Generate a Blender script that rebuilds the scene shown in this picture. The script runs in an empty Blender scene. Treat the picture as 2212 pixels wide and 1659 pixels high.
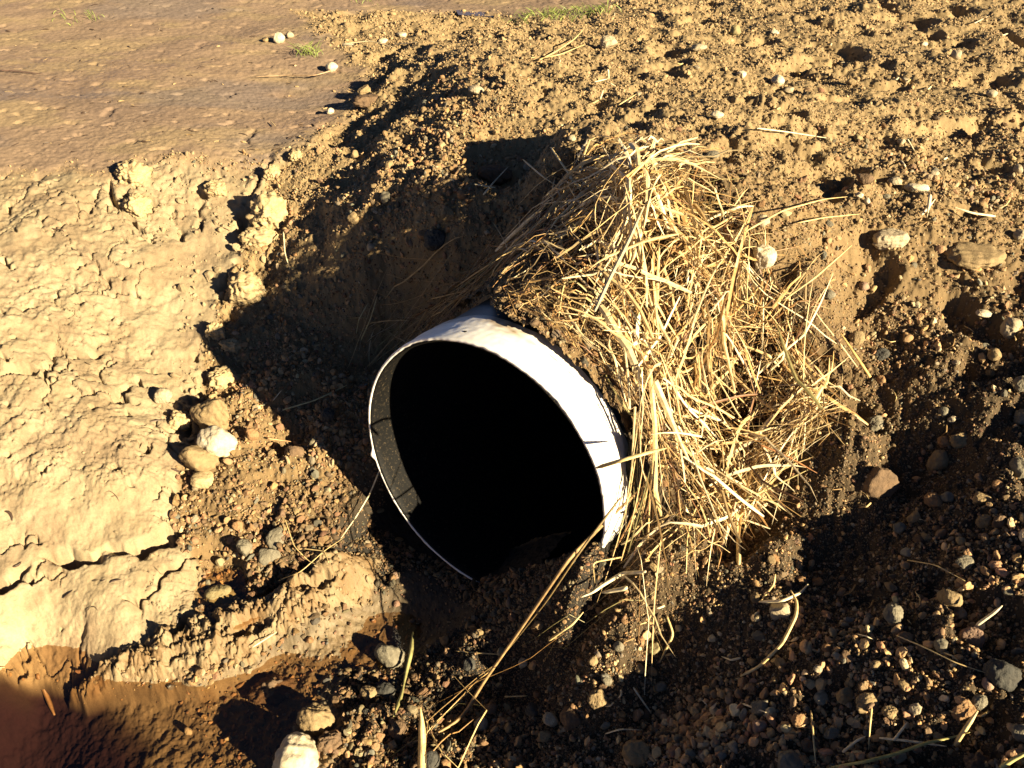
import bpy, math, random
import numpy as np
C = bpy.context.scene
R = math.radians
# ------------------------------------------------------------ camera, sky, sun
CAMZ, PITCH, HFOV = 1.6, 36.0, 60.0
cam_d = bpy.data.cameras.new('camera'); cam = bpy.data.objects.new('camera', cam_d)
C.collection.objects.link(cam); C.camera = cam
cam.location = (0, 0, CAMZ); cam.rotation_euler = (R(90 - PITCH), 0, 0)
cam_d.sensor_width = 36; cam_d.lens = 18 / math.tan(R(HFOV / 2)); cam_d.clip_start = .02; cam_d.clip_end = 500
SUN_B, SUN_E = 39.5, 21.5            # azimuth from +X towards -Y, elevation
w = bpy.data.worlds.new('World'); C.world = w; w.use_nodes = True
nt = w.node_tree; sky = nt.nodes.new('ShaderNodeTexSky'); sky.sky_type = 'NISHITA'; sky.sun_disc = False
sky.sun_elevation = R(SUN_E); sky.sun_rotation = R(90 + SUN_B); sky.altitude = 4500; sky.air_density = .3; sky.dust_density = 0; sky.ozone_density = 1.0
nt.links.new(sky.outputs[0], nt.nodes['Background'].inputs[0]); nt.nodes['Background'].inputs[1].default_value = .05
sl = bpy.data.lights.new('sun', 'SUN'); sl.energy = 5.0; sl.angle = R(.5); sl.color = (1, .825, .535)
so = bpy.data.objects.new('sun', sl); C.collection.objects.link(so)
so.rotation_euler = (0, 0, 0)
SD = np.array([math.cos(R(SUN_E)) * math.cos(R(SUN_B)), -math.cos(R(SUN_E)) * math.sin(R(SUN_B)), math.sin(R(SUN_E))])
from mathutils import Vector
so.rotation_euler = Vector(SD.tolist()).to_track_quat('Z', 'Y').to_euler(); so.location = (3, -3, 4)
C.view_settings.view_transform = 'Standard'; C.view_settings.look = 'None'
C.view_settings.exposure = 1.92; C.view_settings.gamma = 1

# ------------------------------------------------------------ helpers
rng = np.random.default_rng(7); random.seed(7)
W2, H2 = 2212., 1659.
F = W2 / 2 / math.tan(R(HFOV / 2)); cp, sp = math.cos(R(PITCH)), math.sin(R(PITCH))
def ray(px, py):
    px = np.asarray(px, float); py = np.asarray(py, float)
    a = (px - W2 / 2) / F; b = (H2 / 2 - py) / F
    return np.stack([a, cp + b * sp, -sp + b * cp], -1)      # depth 1 along the view axis
def atz(px, py, z):
    d = ray(px, py); k = (z - CAMZ) / d[..., 2]
    return d[..., 0] * k, d[..., 1] * k
def sstep(x, a, b):
    t = np.clip((x - a) / (b - a), 0, 1); return t * t * (3 - 2 * t)
_tab = np.random.default_rng(3).random((256, 256)); _ang = _tab * 2 * np.pi
_gx, _gy = np.cos(_ang).astype(np.float32), np.sin(_ang).astype(np.float32)
def perlin(x, y):
    xi = np.floor(x).astype(np.int32); yi = np.floor(y).astype(np.int32); fx = x - xi.astype(x.dtype); fy = y - yi.astype(x.dtype)
    u = fx * fx * fx * (fx * (fx * 6 - 15) + 10); v = fy * fy * fy * (fy * (fy * 6 - 15) + 10)
    def g(i, j):
        a, b = (xi + i) & 255, (yi + j) & 255
        return _gx[a, b] * (fx - i) + _gy[a, b] * (fy - j)
    return 1.5 * ((g(0, 0) * (1 - u) + g(1, 0) * u) * (1 - v) + (g(0, 1) * (1 - u) + g(1, 1) * u) * v)
def fbm(x, y, f, o=4, gain=.5, off=0.):
    s = 0; a = 1
    for k in range(o):
        s = s + a * perlin(x * f + 13.7 * k + off, y * f + 7.1 * k - off); a *= gain; f *= 2.03
    return s
_w1, _w2, _w3 = (np.random.default_rng(k).random((256, 256)).astype(np.float32) for k in (11, 12, 13))
def worley(x, y):
    xi = np.floor(x).astype(np.int32); yi = np.floor(y).astype(np.int32)
    f1 = np.full(x.shape, 9.); f2 = np.full(x.shape, 9.); idv = np.zeros(x.shape)
    for i in (-1, 0, 1):
        for j in (-1, 0, 1):
            a, b = (xi + i) & 255, (yi + j) & 255
            d = np.hypot(xi + i + _w1[a, b] - x, yi + j + _w2[a, b] - y)
            n = d < f1; f2 = np.where(n, f1, np.minimum(f2, d)); idv = np.where(n, _w3[a, b], idv); f1 = np.where(n, d, f1)
    return f1, f2, idv
def tag(o, label=None, cat=None, group=None, kind=None):
    if label: o['label'] = label
    if cat: o['category'] = cat
    if group: o['group'] = group
    if kind: o['kind'] = kind
    return o
def mesh_np(name, V, Fc, mat, smooth=True, cols=None, parent=None, link=True):
    """V (n,3), Fc (m,k) arrays of equal-size faces"""
    me = bpy.data.meshes.new(name); V = np.asarray(V, np.float32); Fc = np.asarray(Fc, np.int32); k = Fc.shape[1]
    me.vertices.add(len(V)); me.vertices.foreach_set('co', V.ravel())
    me.loops.add(Fc.size); me.loops.foreach_set('vertex_index', Fc.ravel())
    me.polygons.add(len(Fc)); me.polygons.foreach_set('loop_start', np.arange(0, Fc.size, k, dtype=np.int32))
    try: me.polygons.foreach_set('loop_total', np.full(len(Fc), k, np.int32))
    except Exception: pass
    me.polygons.foreach_set('use_smooth', np.full(len(Fc), smooth))
    if cols is not None:
        at = me.color_attributes.new('Col', 'FLOAT_COLOR', 'POINT')
        c = np.ones((len(V), 4), np.float32); c[:, :cols.shape[1]] = cols; at.data.foreach_set('color', c.ravel())
    me.update(calc_edges=True); me.validate()
    me.materials.append(mat)
    o = bpy.data.objects.new(name, me); o.parent = parent
    if link: C.collection.objects.link(o)
    return o
# ---- materials
def newmat(name):
    m = bpy.data.materials.new(name); m.use_nodes = True; n = m.node_tree; return m, n, n.nodes['Principled BSDF'], n.nodes, n.links
def noise_node(n, l, scale, detail=5, rough=.6, vec=None, obj=True):
    t = n.new('ShaderNodeTexNoise'); t.inputs['Scale'].default_value = scale; t.inputs['Detail'].default_value = detail
    t.inputs['Roughness'].default_value = rough
    tc = n.new('ShaderNodeTexCoord'); l.new(tc.outputs['Object' if obj else 'Generated'], t.inputs['Vector'])
    return t
def attr_mat(name, lo=.65, hi=1.3, scale=300, bump=.3, bdist=.002, rough=.9, spec=.2, alpha_rough=False, sc2=40):
    m, n, b, N, L = newmat(name)
    a = N.new('ShaderNodeVertexColor'); a.layer_name = 'Col'
    t = noise_node(N, L, scale); t2 = noise_node(N, L, sc2, 6)
    mr = N.new('ShaderNodeMapRange'); mr.inputs['From Min'].default_value = .3; mr.inputs['From Max'].default_value = .7
    mr.inputs['To Min'].default_value = lo; mr.inputs['To Max'].default_value = hi
    ad = N.new('ShaderNodeMath'); ad.operation = 'ADD'; L.new(t.outputs['Fac'], ad.inputs[0]); L.new(t2.outputs['Fac'], ad.inputs[1])
    h = N.new('ShaderNodeMath'); h.operation = 'MULTIPLY'; h.inputs[1].default_value = .5; L.new(ad.outputs[0], h.inputs[0])
    L.new(h.outputs[0], mr.inputs['Value'])
    vm = N.new('ShaderNodeVectorMath'); vm.operation = 'SCALE'; L.new(a.outputs['Color'], vm.inputs[0]); L.new(mr.outputs[0], vm.inputs['Scale'])
    L.new(vm.outputs[0], b.inputs['Base Color'])
    bp = N.new('ShaderNodeBump'); bp.inputs['Strength'].default_value = bump; bp.inputs['Distance'].default_value = bdist
    L.new(t.outputs['Fac'], bp.inputs['Height']); L.new(bp.outputs[0], b.inputs['Normal'])
    b.inputs['Roughness'].default_value = rough; b.inputs['Specular IOR Level'].default_value = spec
    if alpha_rough: L.new(a.outputs['Alpha'], b.inputs['Roughness'])
    return m
def plain_mat(name, c1, c2, scale=30, rough=.8, spec=.3, bump=.3, bdist=.002, detail=6):
    m, n, b, N, L = newmat(name)
    t = noise_node(N, L, scale, detail); cr = N.new('ShaderNodeValToRGB')
    cr.color_ramp.elements[0].position = .35; cr.color_ramp.elements[1].position = .65
    cr.color_ramp.elements[0].color = (*c1, 1); cr.color_ramp.elements[1].color = (*c2, 1)
    L.new(t.outputs['Fac'], cr.inputs[0]); L.new(cr.outputs[0], b.inputs['Base Color'])
    t3 = noise_node(N, L, scale * 6, 5)
    bp = N.new('ShaderNodeBump'); bp.inputs['Strength'].default_value = bump; bp.inputs['Distance'].default_value = bdist
    L.new(t3.outputs['Fac'], bp.inputs['Height']); L.new(bp.outputs[0], b.inputs['Normal'])
    b.inputs['Roughness'].default_value = rough; b.inputs['Specular IOR Level'].default_value = spec
    return m

# ------------------------------------------------------------ pipe frame
PC = np.array([-.072, 1.398, .350]); PA = R(34.8); PT = R(5.0)
P_in = np.array([math.sin(PA) * math.cos(PT), math.cos(PA) * math.cos(PT), -math.sin(PT)])   # into the bank
P_u = np.array([math.cos(PA), -math.sin(PA), 0]); P_v = np.cross(P_u, P_in)
if P_v[2] < 0: P_v = -P_v
def pax(x, y):
    dx, dy = x - PC[0], y - PC[1]
    return dx * math.sin(PA) + dy * math.cos(PA), dx * math.cos(PA) - dy * math.sin(PA)     # t along, u across
def pw(t, u):
    return PC[0] + t * math.sin(PA) + u * math.cos(PA), PC[1] + t * math.cos(PA) - u * math.sin(PA)

# ------------------------------------------------------------ terrain control heights
ctl = [
 # mud flat
 (0,0,.5),(500,0,.5),(1000,5,.5),(0,200,.5),(400,200,.5),(740,150,.5),(700,250,.5),(300,310,.5),(580,310,.5),(150,340,.5),
 (0,372,.49),(230,380,.49),(400,365,.49),(620,330,.5),
 # clay bank
 (0,450,.47),(100,600,.39),(250,500,.42),(400,600,.33),(420,450,.42),(0,800,.32),(200,900,.25),(350,820,.23),(100,1050,.19),(300,1050,.17),
 (0,1180,.13),(200,1170,.11),(380,1120,.11),(0,1330,.07),(200,1300,.07),(370,1250,.07),(0,1420,.04),(230,1370,.04),(400,1310,.045),
 # valley line
 (560,450,.43),(500,600,.33),(450,780,.24),(420,950,.17),(400,1080,.12),(440,1200,.075),
 # puddle and mud ridge
 (480,1260,.035),(540,1300,.035),(450,1400,.03),(620,1290,.07),(760,1220,.10),(680,1330,.04),(250,1460,-.02),
 # stream bed
 (60,1500,-.1),(0,1650,-.14),(200,1600,-.06),(330,1550,-.03),(420,1620,-.018),(560,1450,-.005),(700,1400,0),(850,1320,-.01),(960,1300,-.01),(600,1560,0),(760,1500,.0),
 (700,1650,.0),(880,1450,0),(880,1640,.03),
 # gravel fan and the slope left of the pipe
 (480,1120,.115),(600,1120,.12),(700,1130,.10),(560,1000,.18),(700,950,.18),(770,1060,.12),(620,850,.23),(700,700,.29),(640,620,.34),(820,800,.2),(780,560,.44),
 (650,500,.43),(640,400,.48),(750,360,.52),(900,330,.6),(900,480,.55),(1000,400,.64),(980,560,.50),(800,250,.52),(880,660,.33),
 # ridge
 (780,205,.5),(900,150,.6),(1000,190,.66),(1100,230,.70),(1210,285,.76),(1000,90,.58),(1100,40,.53),(1250,55,.58),
 (860,110,.53),(720,100,.51),
 # right upper field
 (1400,120,.68),(1400,230,.72),(1600,200,.70),(1600,60,.65),(1850,60,.66),(1850,300,.69),(2212,40,.66),(2212,250,.68),(2050,420,.70),(1750,400,.72),(2212,520,.66),
 (1900,600,.64),(2212,700,.62),(1780,620,.66),(1850,700,.56),(2000,800,.56),(1870,900,.47),(2212,900,.56),(1900,1050,.41),(2100,1050,.48),(2212,1200,.50),
 (1700,1060,.39),(1750,1250,.33),(1950,1300,.42),(1600,1200,.32),(1650,1400,.31),(1926,1400,.41),(2100,1450,.44),(2212,1400,.47),(2212,1650,.40),(1950,1650,.33),(1800,1500,.34),
 (1700,1650,.28),(1500,1650,.20),(1500,1500,.19),(1400,1500,.15),(1400,1350,.22),(1300,1250,.20),(1200,1350,.10),(1120,1450,.04),(1150,1650,.07),(1300,1600,.11),(1050,1330,.015),(1000,1500,.025),
]
ctl = np.array(ctl, float); cx, cy = atz(ctl[:, 0], ctl[:, 1], ctl[:, 2]); cz = ctl[:, 2]
extra = []
for t, u, z in [(-.06,-.2,.03),(-.06,0,.04),(-.06,.2,.21),(-.2,.1,.09),(-.2,-.2,.0),(0,-.42,.12),(.25,-.42,.25),(.5,-.42,.42),(.8,-.45,.58),(0,-.6,.15),
                (0,.42,.37),(.25,.42,.46),(.5,.45,.56),(-.1,.42,.31),(.12,.6,.42),(.35,.65,.52),
                (.35,0,.70),(.55,0,.77),(.8,0,.80),(1.1,0,.77),(1.4,.1,.74),(.5,.25,.70),(.8,.35,.74),(.7,-.2,.73),(1.0,-.3,.71)]:
    X, Y = pw(t, u); extra.append((X, Y, z))
for X, Y, z in [(-2.5,1.5,.45),(-1.9,.9,-.04),(-1.3,.78,-.13),(-1.0,.55,-.14),(-1.6,.4,-.12),(-.6,.5,-.08),(0,.5,.0),(.6,.6,.38),(1.0,.5,.5),(1.6,.8,.56),(2.5,1.5,.62),(0,0,.0),(-2,0,.1),(2,0,.5),(4.5,5,.66),(-4.5,5,.5),(0,7,.6),(-3,3,.5),(4,3,.66)]:
    extra.append((X, Y, z))
ex = np.array(extra); cx = np.append(cx, ex[:, 0]); cy = np.append(cy, ex[:, 1]); cz = np.append(cz, ex[:, 2])
def phi(r2): return .5 * r2 * np.log(r2 + 1e-9)
n = len(cx); K = phi((cx[:, None] - cx) ** 2 + (cy[:, None] - cy) ** 2) + np.eye(n) * 2e-3
Pm = np.stack([np.ones(n), cx, cy], 1); A = np.zeros((n + 3, n + 3)); A[:n, :n] = K; A[:n, n:] = Pm; A[n:, :n] = Pm.T
sol = np.linalg.solve(A, np.append(cz, [0, 0, 0]))
def rbf(x, y):
    out = np.empty(x.shape); xf, yf = x.ravel(), y.ravel(); o = np.empty(xf.shape)
    for i in range(0, len(xf), 40000):
        a, b = xf[i:i + 40000], yf[i:i + 40000]
        o[i:i + 40000] = phi((a[:, None] - cx) ** 2 + (b[:, None] - cy) ** 2) @ sol[:n] + sol[n] + sol[n + 1] * a + sol[n + 2] * b
    return o.reshape(x.shape)
# low-res lattice of the smooth field, sampled bilinearly
LX = np.linspace(-5, 5, 401); LY = np.linspace(-1.5, 8.5, 401); GX, GY = np.meshgrid(LX, LY, indexing='ij'); LZ = rbf(GX, GY)
def bilin(Z, ax, ay, x, y):
    i = np.clip(np.interp(x, ax, np.arange(len(ax))), 0, len(ax) - 1.001); j = np.clip(np.interp(y, ay, np.arange(len(ay))), 0, len(ay) - 1.001)
    a, b = i.astype(int), j.astype(int); fx, fy = i - a, j - b
    return (Z[a, b] * (1 - fx) + Z[a + 1, b] * fx) * (1 - fy) + (Z[a, b + 1] * (1 - fx) + Z[a + 1, b + 1] * fx) * fy
def base(x, y):
    z = bilin(LZ, LX, LY, x, y); far = sstep(np.hypot(x, y), 4.8, 7.5)
    return z * (1 - far) + .6 * far
# zone polygons, drawn in the picture and laid on the smooth field
def hit_base(px, py, it=60):
    d = ray(px, py); k = np.full(d.shape[:-1], .6)
    for s in range(400):
        p = d * k[..., None]; above = p[..., 2] + CAMZ - base(p[..., 0], p[..., 1])
        k = np.where(above > .001, k + np.clip(above * .5, .001, .02), k)
    p = d * k[..., None]; return p[..., 0], p[..., 1]
def poly_sdf(x, y, pts):
    """signed distance (positive inside)"""
    pts = np.array(pts, float); qx, qy = hit_base(pts[:, 0], pts[:, 1])
    d = np.full(x.shape, 1e9); ins = np.zeros(x.shape, bool); m = len(qx)
    for i in range(m):
        x1, y1, x2, y2 = qx[i], qy[i], qx[(i + 1) % m], qy[(i + 1) % m]
        ex_, ey_ = x2 - x1, y2 - y1; t = np.clip(((x - x1) * ex_ + (y - y1) * ey_) / (ex_ * ex_ + ey_ * ey_ + 1e-12), 0, 1)
        d = np.minimum(d, np.hypot(x - x1 - t * ex_, y - y1 - t * ey_))
        c = ((y1 > y) != (y2 > y)); ins ^= c & (x < (x2 - x1) * (y - y1) / (y2 - y1 + 1e-12) + x1)
    return np.where(ins, d, -d)
def line_dist(x, y, pts):
    pts = np.array(pts, float); qx, qy = hit_base(pts[:, 0], pts[:, 1]); d = np.full(x.shape, 1e9)
    for i in range(len(qx) - 1):
        x1, y1, x2, y2 = qx[i], qy[i], qx[i + 1], qy[i + 1]
        ex_, ey_ = x2 - x1, y2 - y1; t = np.clip(((x - x1) * ex_ + (y - y1) * ey_) / (ex_ * ex_ + ey_ * ey_ + 1e-12), 0, 1)
        d = np.minimum(d, np.hypot(x - x1 - t * ex_, y - y1 - t * ey_))
    return d
# polar grid, fine where the picture looks
rr = np.concatenate([np.geomspace(.04, .75, 24)[:-1], np.geomspace(.75, 6.2, 1150), np.geomspace(6.2, 90, 50)[1:]])
fa = np.radians(53); th = np.concatenate([np.linspace(-np.pi, -fa, 130)[:-1], np.linspace(-fa, fa, 1450), np.linspace(fa, np.pi, 130)[1:]])
TH, RR = np.meshgrid(th.astype(np.float32), rr.astype(np.float32), indexing='ij'); X = RR * np.sin(TH); Y = RR * np.cos(TH)
NT, NR = X.shape
def up(A_, k):
    """coarse grid back to the full one, linear in grid index"""
    for ax, nn in ((0, NT), (1, NR)):
        q = np.minimum(np.arange(nn) / k, A_.shape[ax] - 1.001).astype(np.float32); a = q.astype(int); f_ = (q - a)
        A_ = np.take(A_, a, ax) * (1 - f_.reshape((-1, 1) if ax == 0 else (1, -1))) + np.take(A_, a + 1, ax) * f_.reshape((-1, 1) if ax == 0 else (1, -1))
    return A_.astype(np.float32)
def coarse(k):
    a = np.minimum(np.arange(0, NT + k, k), NT - 1); b = np.minimum(np.arange(0, NR + k, k), NR - 1)
    return X[np.ix_(a, b)], Y[np.ix_(a, b)]
Xc, Yc = coarse(4); Xm, Ym = coarse(2)
def lo(sx, sy, f, o, gain=.5, off=0.):
    """low-frequency noise: worked out on a coarser grid"""
    if f * 2.03 ** (o - 1) < 30: return up(fbm(Xc * sx, Yc * sy, f, o, gain, off), 4)
    if f * 2.03 ** (o - 1) < 80: return up(fbm(Xm * sx, Ym * sy, f, o, gain, off), 2)
    return fbm(X * sx, Y * sy, f, o, gain, off)
wx = Xm + .02 * fbm(Xm, Ym, 6, 4); wy = Ym + .02 * fbm(Xm, Ym, 6, 4, off=50)
MUD = [(-900,-60),(-900,330),(0,366),(110,362),(235,385),(300,345),(420,350),(560,352),(625,325),(760,245),(740,190),(800,165),(700,80),(640,20),(1040,25),(1120,38),(1260,30),(1500,-60)]
CLAY = [(-900,330),(0,366),(110,362),(235,385),(300,345),(420,350),(560,352),(625,325),(560,420),(530,520),(480,620),(440,760),(425,840),(395,880),(400,1000),(380,1160),(430,1240),(440,1330),(300,1400),(0,1450),(-900,1600)]
RIDGE = [(560,1290),(640,1230),(760,1170),(830,1180),(800,1290),(740,1330),(620,1380),(480,1450),(300,1480),(180,1520),(140,1490),(250,1410),(420,1330)]
STREAM = [(-900,1600),(0,1440),(250,1400),(190,1500),(330,1480),(480,1450),(620,1385),(740,1330),(810,1270),(900,1230),(1000,1290),(1060,1330),(960,1380),(860,1450),(740,1440),(720,1700),(600,1900),(-900,2300)]
s_mud, s_clay, s_ridge, s_str = (up(poly_sdf(wx, wy, q_), 2) for q_ in (MUD, CLAY, RIDGE, STREAM))
s_mud = s_mud + .03 * lo(1, 1, 7, 3, .5, 171); m_mud = sstep(s_mud, -.06, .06); m_clay = sstep(s_clay, -.012, .012) * (1 - m_mud); m_ridge = sstep(s_ridge, -.008, .008)
m_str = sstep(s_str, -.02, .02) * (1 - m_ridge) * (1 - m_clay)
m_clay = np.maximum(m_clay, m_ridge) * (1 - m_mud); m_soil = np.clip(1 - m_mud - m_clay - m_str, 0, 1)
Z = up(base(Xm, Ym), 2)
T_, U_ = pax(X, Y)
# bench steps and cracks in the clay
cw = (lo(1, 1, 25, 2, .5, 3), lo(1, 1, 25, 2, .5, 9), np.clip(.9 + 1.5 * lo(1, 1, 14, 2, .5, 31), .12, 2.0), np.clip(.8 + 1.2 * lo(1, 1, 9, 2, .5, 5), 0, 1.4))
def crack(Z, pts, depth, wdt, wob=.012):
    q = np.array(pts, float); qx, qy = hit_base(q[:, 0], q[:, 1])
    m = (X > qx.min() - .08) & (X < qx.max() + .08) & (Y > qy.min() - .08) & (Y < qy.max() + .08)
    d = line_dist(X[m] + wob * cw[0][m], Y[m] + wob * cw[1][m], pts)
    Z[m] -= depth * np.exp(-(d / (wdt * cw[2][m])) ** 2) * cw[3][m]
    return Z
for pts, dep, wd in [([(-200,1270),(0,1262),(60,1225),(110,1205),(200,1212),(240,1190),(300,1188),(370,1165),(400,1130)], .075, .009),
                     ([(560,1290),(640,1240),(700,1200),(790,1165)], .03, .010),
                     ([(600,1290),(650,1270),(700,1262),(760,1235)], .03, .008),
                     ([(440,1330),(400,1330),(390,1360),(330,1400)], .04, .008),
                     ([(270,1290),(300,1300),(360,1240),(430,1190)], .035, .006),
                     ([(490,1400),(520,1370),(560,1355),(620,1320)], .035, .009),
                     ([(230,390),(245,440),(275,460),(310,505)], .05, .008),
                     ([(370,460),(395,520)], .03, .009), ([(265,415),(320,435)], .04, .010),
                     ([(0,540),(25,580)], .03, .008), ([(110,760),(115,790)], .02,.008), ([(250,855),(290,870)], .05, .012),
                     ([(430,440),(432,500)], .035, .006), ([(440,420),(450,400)], .04, .010), ([(300,480),(325,520)], .03,.007),
                     ([(535,440),(520,500),(500,545),(515,590)], .07, .018), ([(585,345),(555,390),(530,430)], .06, .014),
                     ([(495,590),(475,640),(500,680)], .05, .013), ([(440,830),(425,870),(400,930)], .05, .012)]:
    Z = crack(Z, pts, dep, wd)
# water-side undercut of the clay bench
Z = Z - .04 * sstep(s_str, -.003, .022) * sstep(-X, .35, .6) * m_str
Z = Z + .016 * m_ridge * sstep(s_ridge, 0, .03)
# detail by zone
big = lo(1, 1, 2.2, 3, .5, 2); md = lo(1, 1, 9, 4, .5, 4); fine = lo(1, 1, 45, 4, .6, 6); vf = lo(1, 1, 160, 2, .6, 8)
w1x, w1y = X + .03 * lo(1, 1, 12, 3, .5, 1), Y + .03 * lo(1, 1, 12, 3, .5, 71)
c1, c2, ci = worley(w1x * 11, w1y * 11); d1, d2, di = worley(w1x * 28 + 5, w1y * 28); g1, g2, gi = worley(X * 60, Y * 60); h1, h2, hi_ = worley(X * 120 + 3, Y * 120)
lump = np.clip(.5 + .9 * lo(1, 1, 3.3, 3, .5, 21), 0, 1.2)
# clay: smooth slabs, crumbly patches
crumb = sstep(lo(1, 1, 2.6, 3, .5, 91) + .25, -.1, .5)
n1_ = np.abs(lo(1, 1, 6, 4, .55, 141)); n2_ = np.abs(lo(1, 1, 15, 4, .6, 142)); k1 = sstep(lo(1, 1, 3, 2, .5, 143), -.05, .35); k2 = sstep(lo(1, 1, 4, 2, .5, 144), -.15, .3)
zc = .018 * big + .010 * md + crumb * .007 * (ci - .5) * sstep(c2 - c1, 0, .25) - .022 * np.exp(-(n1_ / .03) ** 2) * k1 - .0042 * np.exp(-(n2_ / .05) ** 2) * k2 + fine * (.0016 + .0026 * crumb) + vf * (.0013 + .0012 * crumb) - .04 * sstep(lo(1, 1, 9, 2, .5, 44), .72, .85) * crumb - .030 * sstep(lo(1, 1.2, 24, 2, .5, 45), .60, .75) * sstep(k1 + crumb, .3, .9)
# mud: nearly flat, shallow scuffs
zm = .010 * lo(1, 1, 1.3, 3, .5, 61) + .003 * lo(.8, 1, 9, 4, .5, 62) + .0016 * fine + .0016 * vf - .007 * sstep(lo(.7, 1.1, 15, 3, .5, 63), .5, .8)
# soil: clods and pits
pit = sstep(lo(1, 1, 4.5, 3, .5, 33), .15, .65); right = sstep(X, .1, .9)
fieldm = sstep(Y, 1.7, 2.6)
zs = .022 * big + .016 * md * (.5 + lump) + .014 * (.6 - c1) * lump + .010 * (.55 - d1) * lump + (.009 - .002 * fieldm) * (.5 - g1) + (.0045 - .001 * fieldm) * (.5 - h1) + (.004 - .001 * fieldm) * fine + .0015 * vf - .040 * pit * (.4 + .6 * right)
deep = sstep(-Z, .03, .07); zst = .006 * md + (.004 * fine + .004 * (.5 - d1) + .001 * vf) * (1 - .2 * deep)
zr = .020 * md + .016 * (.5 - c1) + .014 * (.55 - d1) + .009 * fine + .0025 * vf - .012 * np.exp(-(n2_ / .08) ** 2)
zd = m_mud * zm + (m_clay * (1 - m_ridge)) * zc + m_ridge * m_clay * zr + m_soil * zs + m_str * zst
near_pipe = sstep(np.abs(U_), .5, .28) * sstep(T_, .3, .1) * sstep(T_, -.35, -.1)
Z = Z + zd * (1 - .6 * near_pipe)
# mouth of the pipe: the ground drops to the invert in front, soil lies on top behind the collar
floor = .022 + 1.05 * (np.sqrt(np.maximum(U_ - .01, -.2) ** 2 + .0012) + np.maximum(U_ - .01, -.2)) / 2 * 1.0 + .5 * zd
tc = .119 + .14 * sstep(-U_, .0, .2) + .012 * lo(1, 1, 14, 3, .5, 12)
wm = sstep(np.abs(U_ + .0), .345, .295) * (T_ < tc) * sstep(T_, -.22, -.03)
tp = np.clip(1 - (T_ - tc) / .05, 0, 1) * sstep(np.abs(U_), .345, .295) * (T_ >= tc)
Z = Z * (1 - wm) + floor * wm
zt = PC[2] - math.sin(PT) * T_ + np.sqrt(np.maximum(.318 ** 2 - U_ ** 2, 0)) + .016 + .012 * lo(1, 1, 30, 3, .5, 14) + .05 * sstep(T_ - tc, 0, .35)
over = (T_ >= tc) * (T_ < 1.2) * (U_ > -.255) * (U_ < .33)
Z = np.where(over, np.maximum(Z, zt), Z); side = (T_ >= tc - .03) * (T_ < 1.2) * (U_ > .285) * (U_ < .6); Z = np.where(side, np.maximum(Z, PC[2] + .20 - 1.3 * (U_ - .29) + .012 * lo(1, 1, 30, 3, .5, 17)), Z); tp = tp * (T_ < tc + .004)
hx, hy = hit_base(np.array([1570., 1240., 1330., 1480.]), np.array([820., 590., 930., 640.]))
for q_, (ax_, ay_, dp_) in enumerate([(.11, .14, .12), (.07, .06, .04), (.05, .11, .08), (.06, .07, .07)]): Z = Z - dp_ * np.exp(-((X - hx[q_]) / ax_) ** 2 - ((Y - hy[q_]) / ay_) ** 2) * ~over
def ground(x, y):
    t = np.arctan2(x, y); r = np.hypot(x, y); return bilin(Z, th, rr, t, r)
def gsample(A_, x, y): return bilin(A_, th, rr, np.arctan2(x, y), np.hypot(x, y))
def hit(px, py):
    d = ray(px, py); k = np.full(d.shape[:-1], .6)
    for s in range(260):
        p = d * k[..., None]; ab = p[..., 2] + CAMZ - ground(p[..., 0], p[..., 1])
        k = np.where(ab > .0006, k + np.clip(ab * .45, .0006, .03), k)
    p = d * k[..., None]; p[..., 2] += CAMZ; return p, k
HEAP = [(1140,440),(1185,385),(1240,315),(1380,300),(1500,345),(1580,400),(1625,530),(1770,620),(1785,830),(1700,980),(1610,1060),(1590,1180),(1500,1170),(1400,1100),(1350,950),(1290,850),(1200,740),(1110,665),(1085,620),(1100,560),(1120,490)]
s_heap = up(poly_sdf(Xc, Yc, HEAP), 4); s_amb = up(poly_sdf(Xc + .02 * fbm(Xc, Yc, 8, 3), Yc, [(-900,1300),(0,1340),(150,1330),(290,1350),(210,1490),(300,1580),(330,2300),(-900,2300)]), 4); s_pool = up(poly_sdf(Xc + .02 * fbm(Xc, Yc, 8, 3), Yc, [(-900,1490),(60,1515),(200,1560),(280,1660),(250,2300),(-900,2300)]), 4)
# colours
def colmix(base_, *layers):
    c = np.broadcast_to(np.array(base_, float), X.shape + (3,)).copy()
    for col, m in layers: c = c * (1 - m[..., None]) + np.array(col) * m[..., None]
    return c
v1 = np.clip(.5 + .8 * lo(1, 1, 3, 4, .5, 15), 0, 1); v2 = np.clip(.5 + .8 * lo(1, 1, 20, 4, .5, 16), 0, 1)
clayc = colmix((.50, .392, .24), ((.60, .482, .305), v1), ((.37, .275, .15), v2 * .45), ((.40, .29, .17), sstep(lo(1, 1, 5, 4, .6, 177), .1, .5) * .7), ((.36, .26, .16), sstep(lo(1, 1, 7, 3, .5, 77), .2, .6) * .6))
mudc = colmix((.46, .325, .215), ((.37, .26, .185), v1), ((.50, .37, .205), sstep(lo(.6, 1, 4, 4, .5, 18), 0, .5) * .6), ((.30, .235, .20), sstep(lo(.4, 1, 2.2, 4, .55, 19), .05, .5) * .75), ((.22, .155, .11), sstep(lo(.7, 1, 30, 3, .6, 178), .35, .8) * .5))
soilc = colmix((.27, .18, .085), ((.45, .328, .17), sstep(Y, 1.4, 2.5)), ((.22, .15, .075), v2 * .35), ((.055, .042, .028), (1 - sstep(Y - .45 * X, .8, 1.5)) * .85 * sstep(X, -.35, 0)), ((.05, .035, .02), sstep(s_heap, -.02, .05) * .8), ((.035, .03, .024), sstep(np.abs(U_), .45, .3) * sstep(T_, -.55, -.35) * sstep(T_, .12, .1)))  # shade painted into the soil colour under the heap and before the mouth
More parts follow.
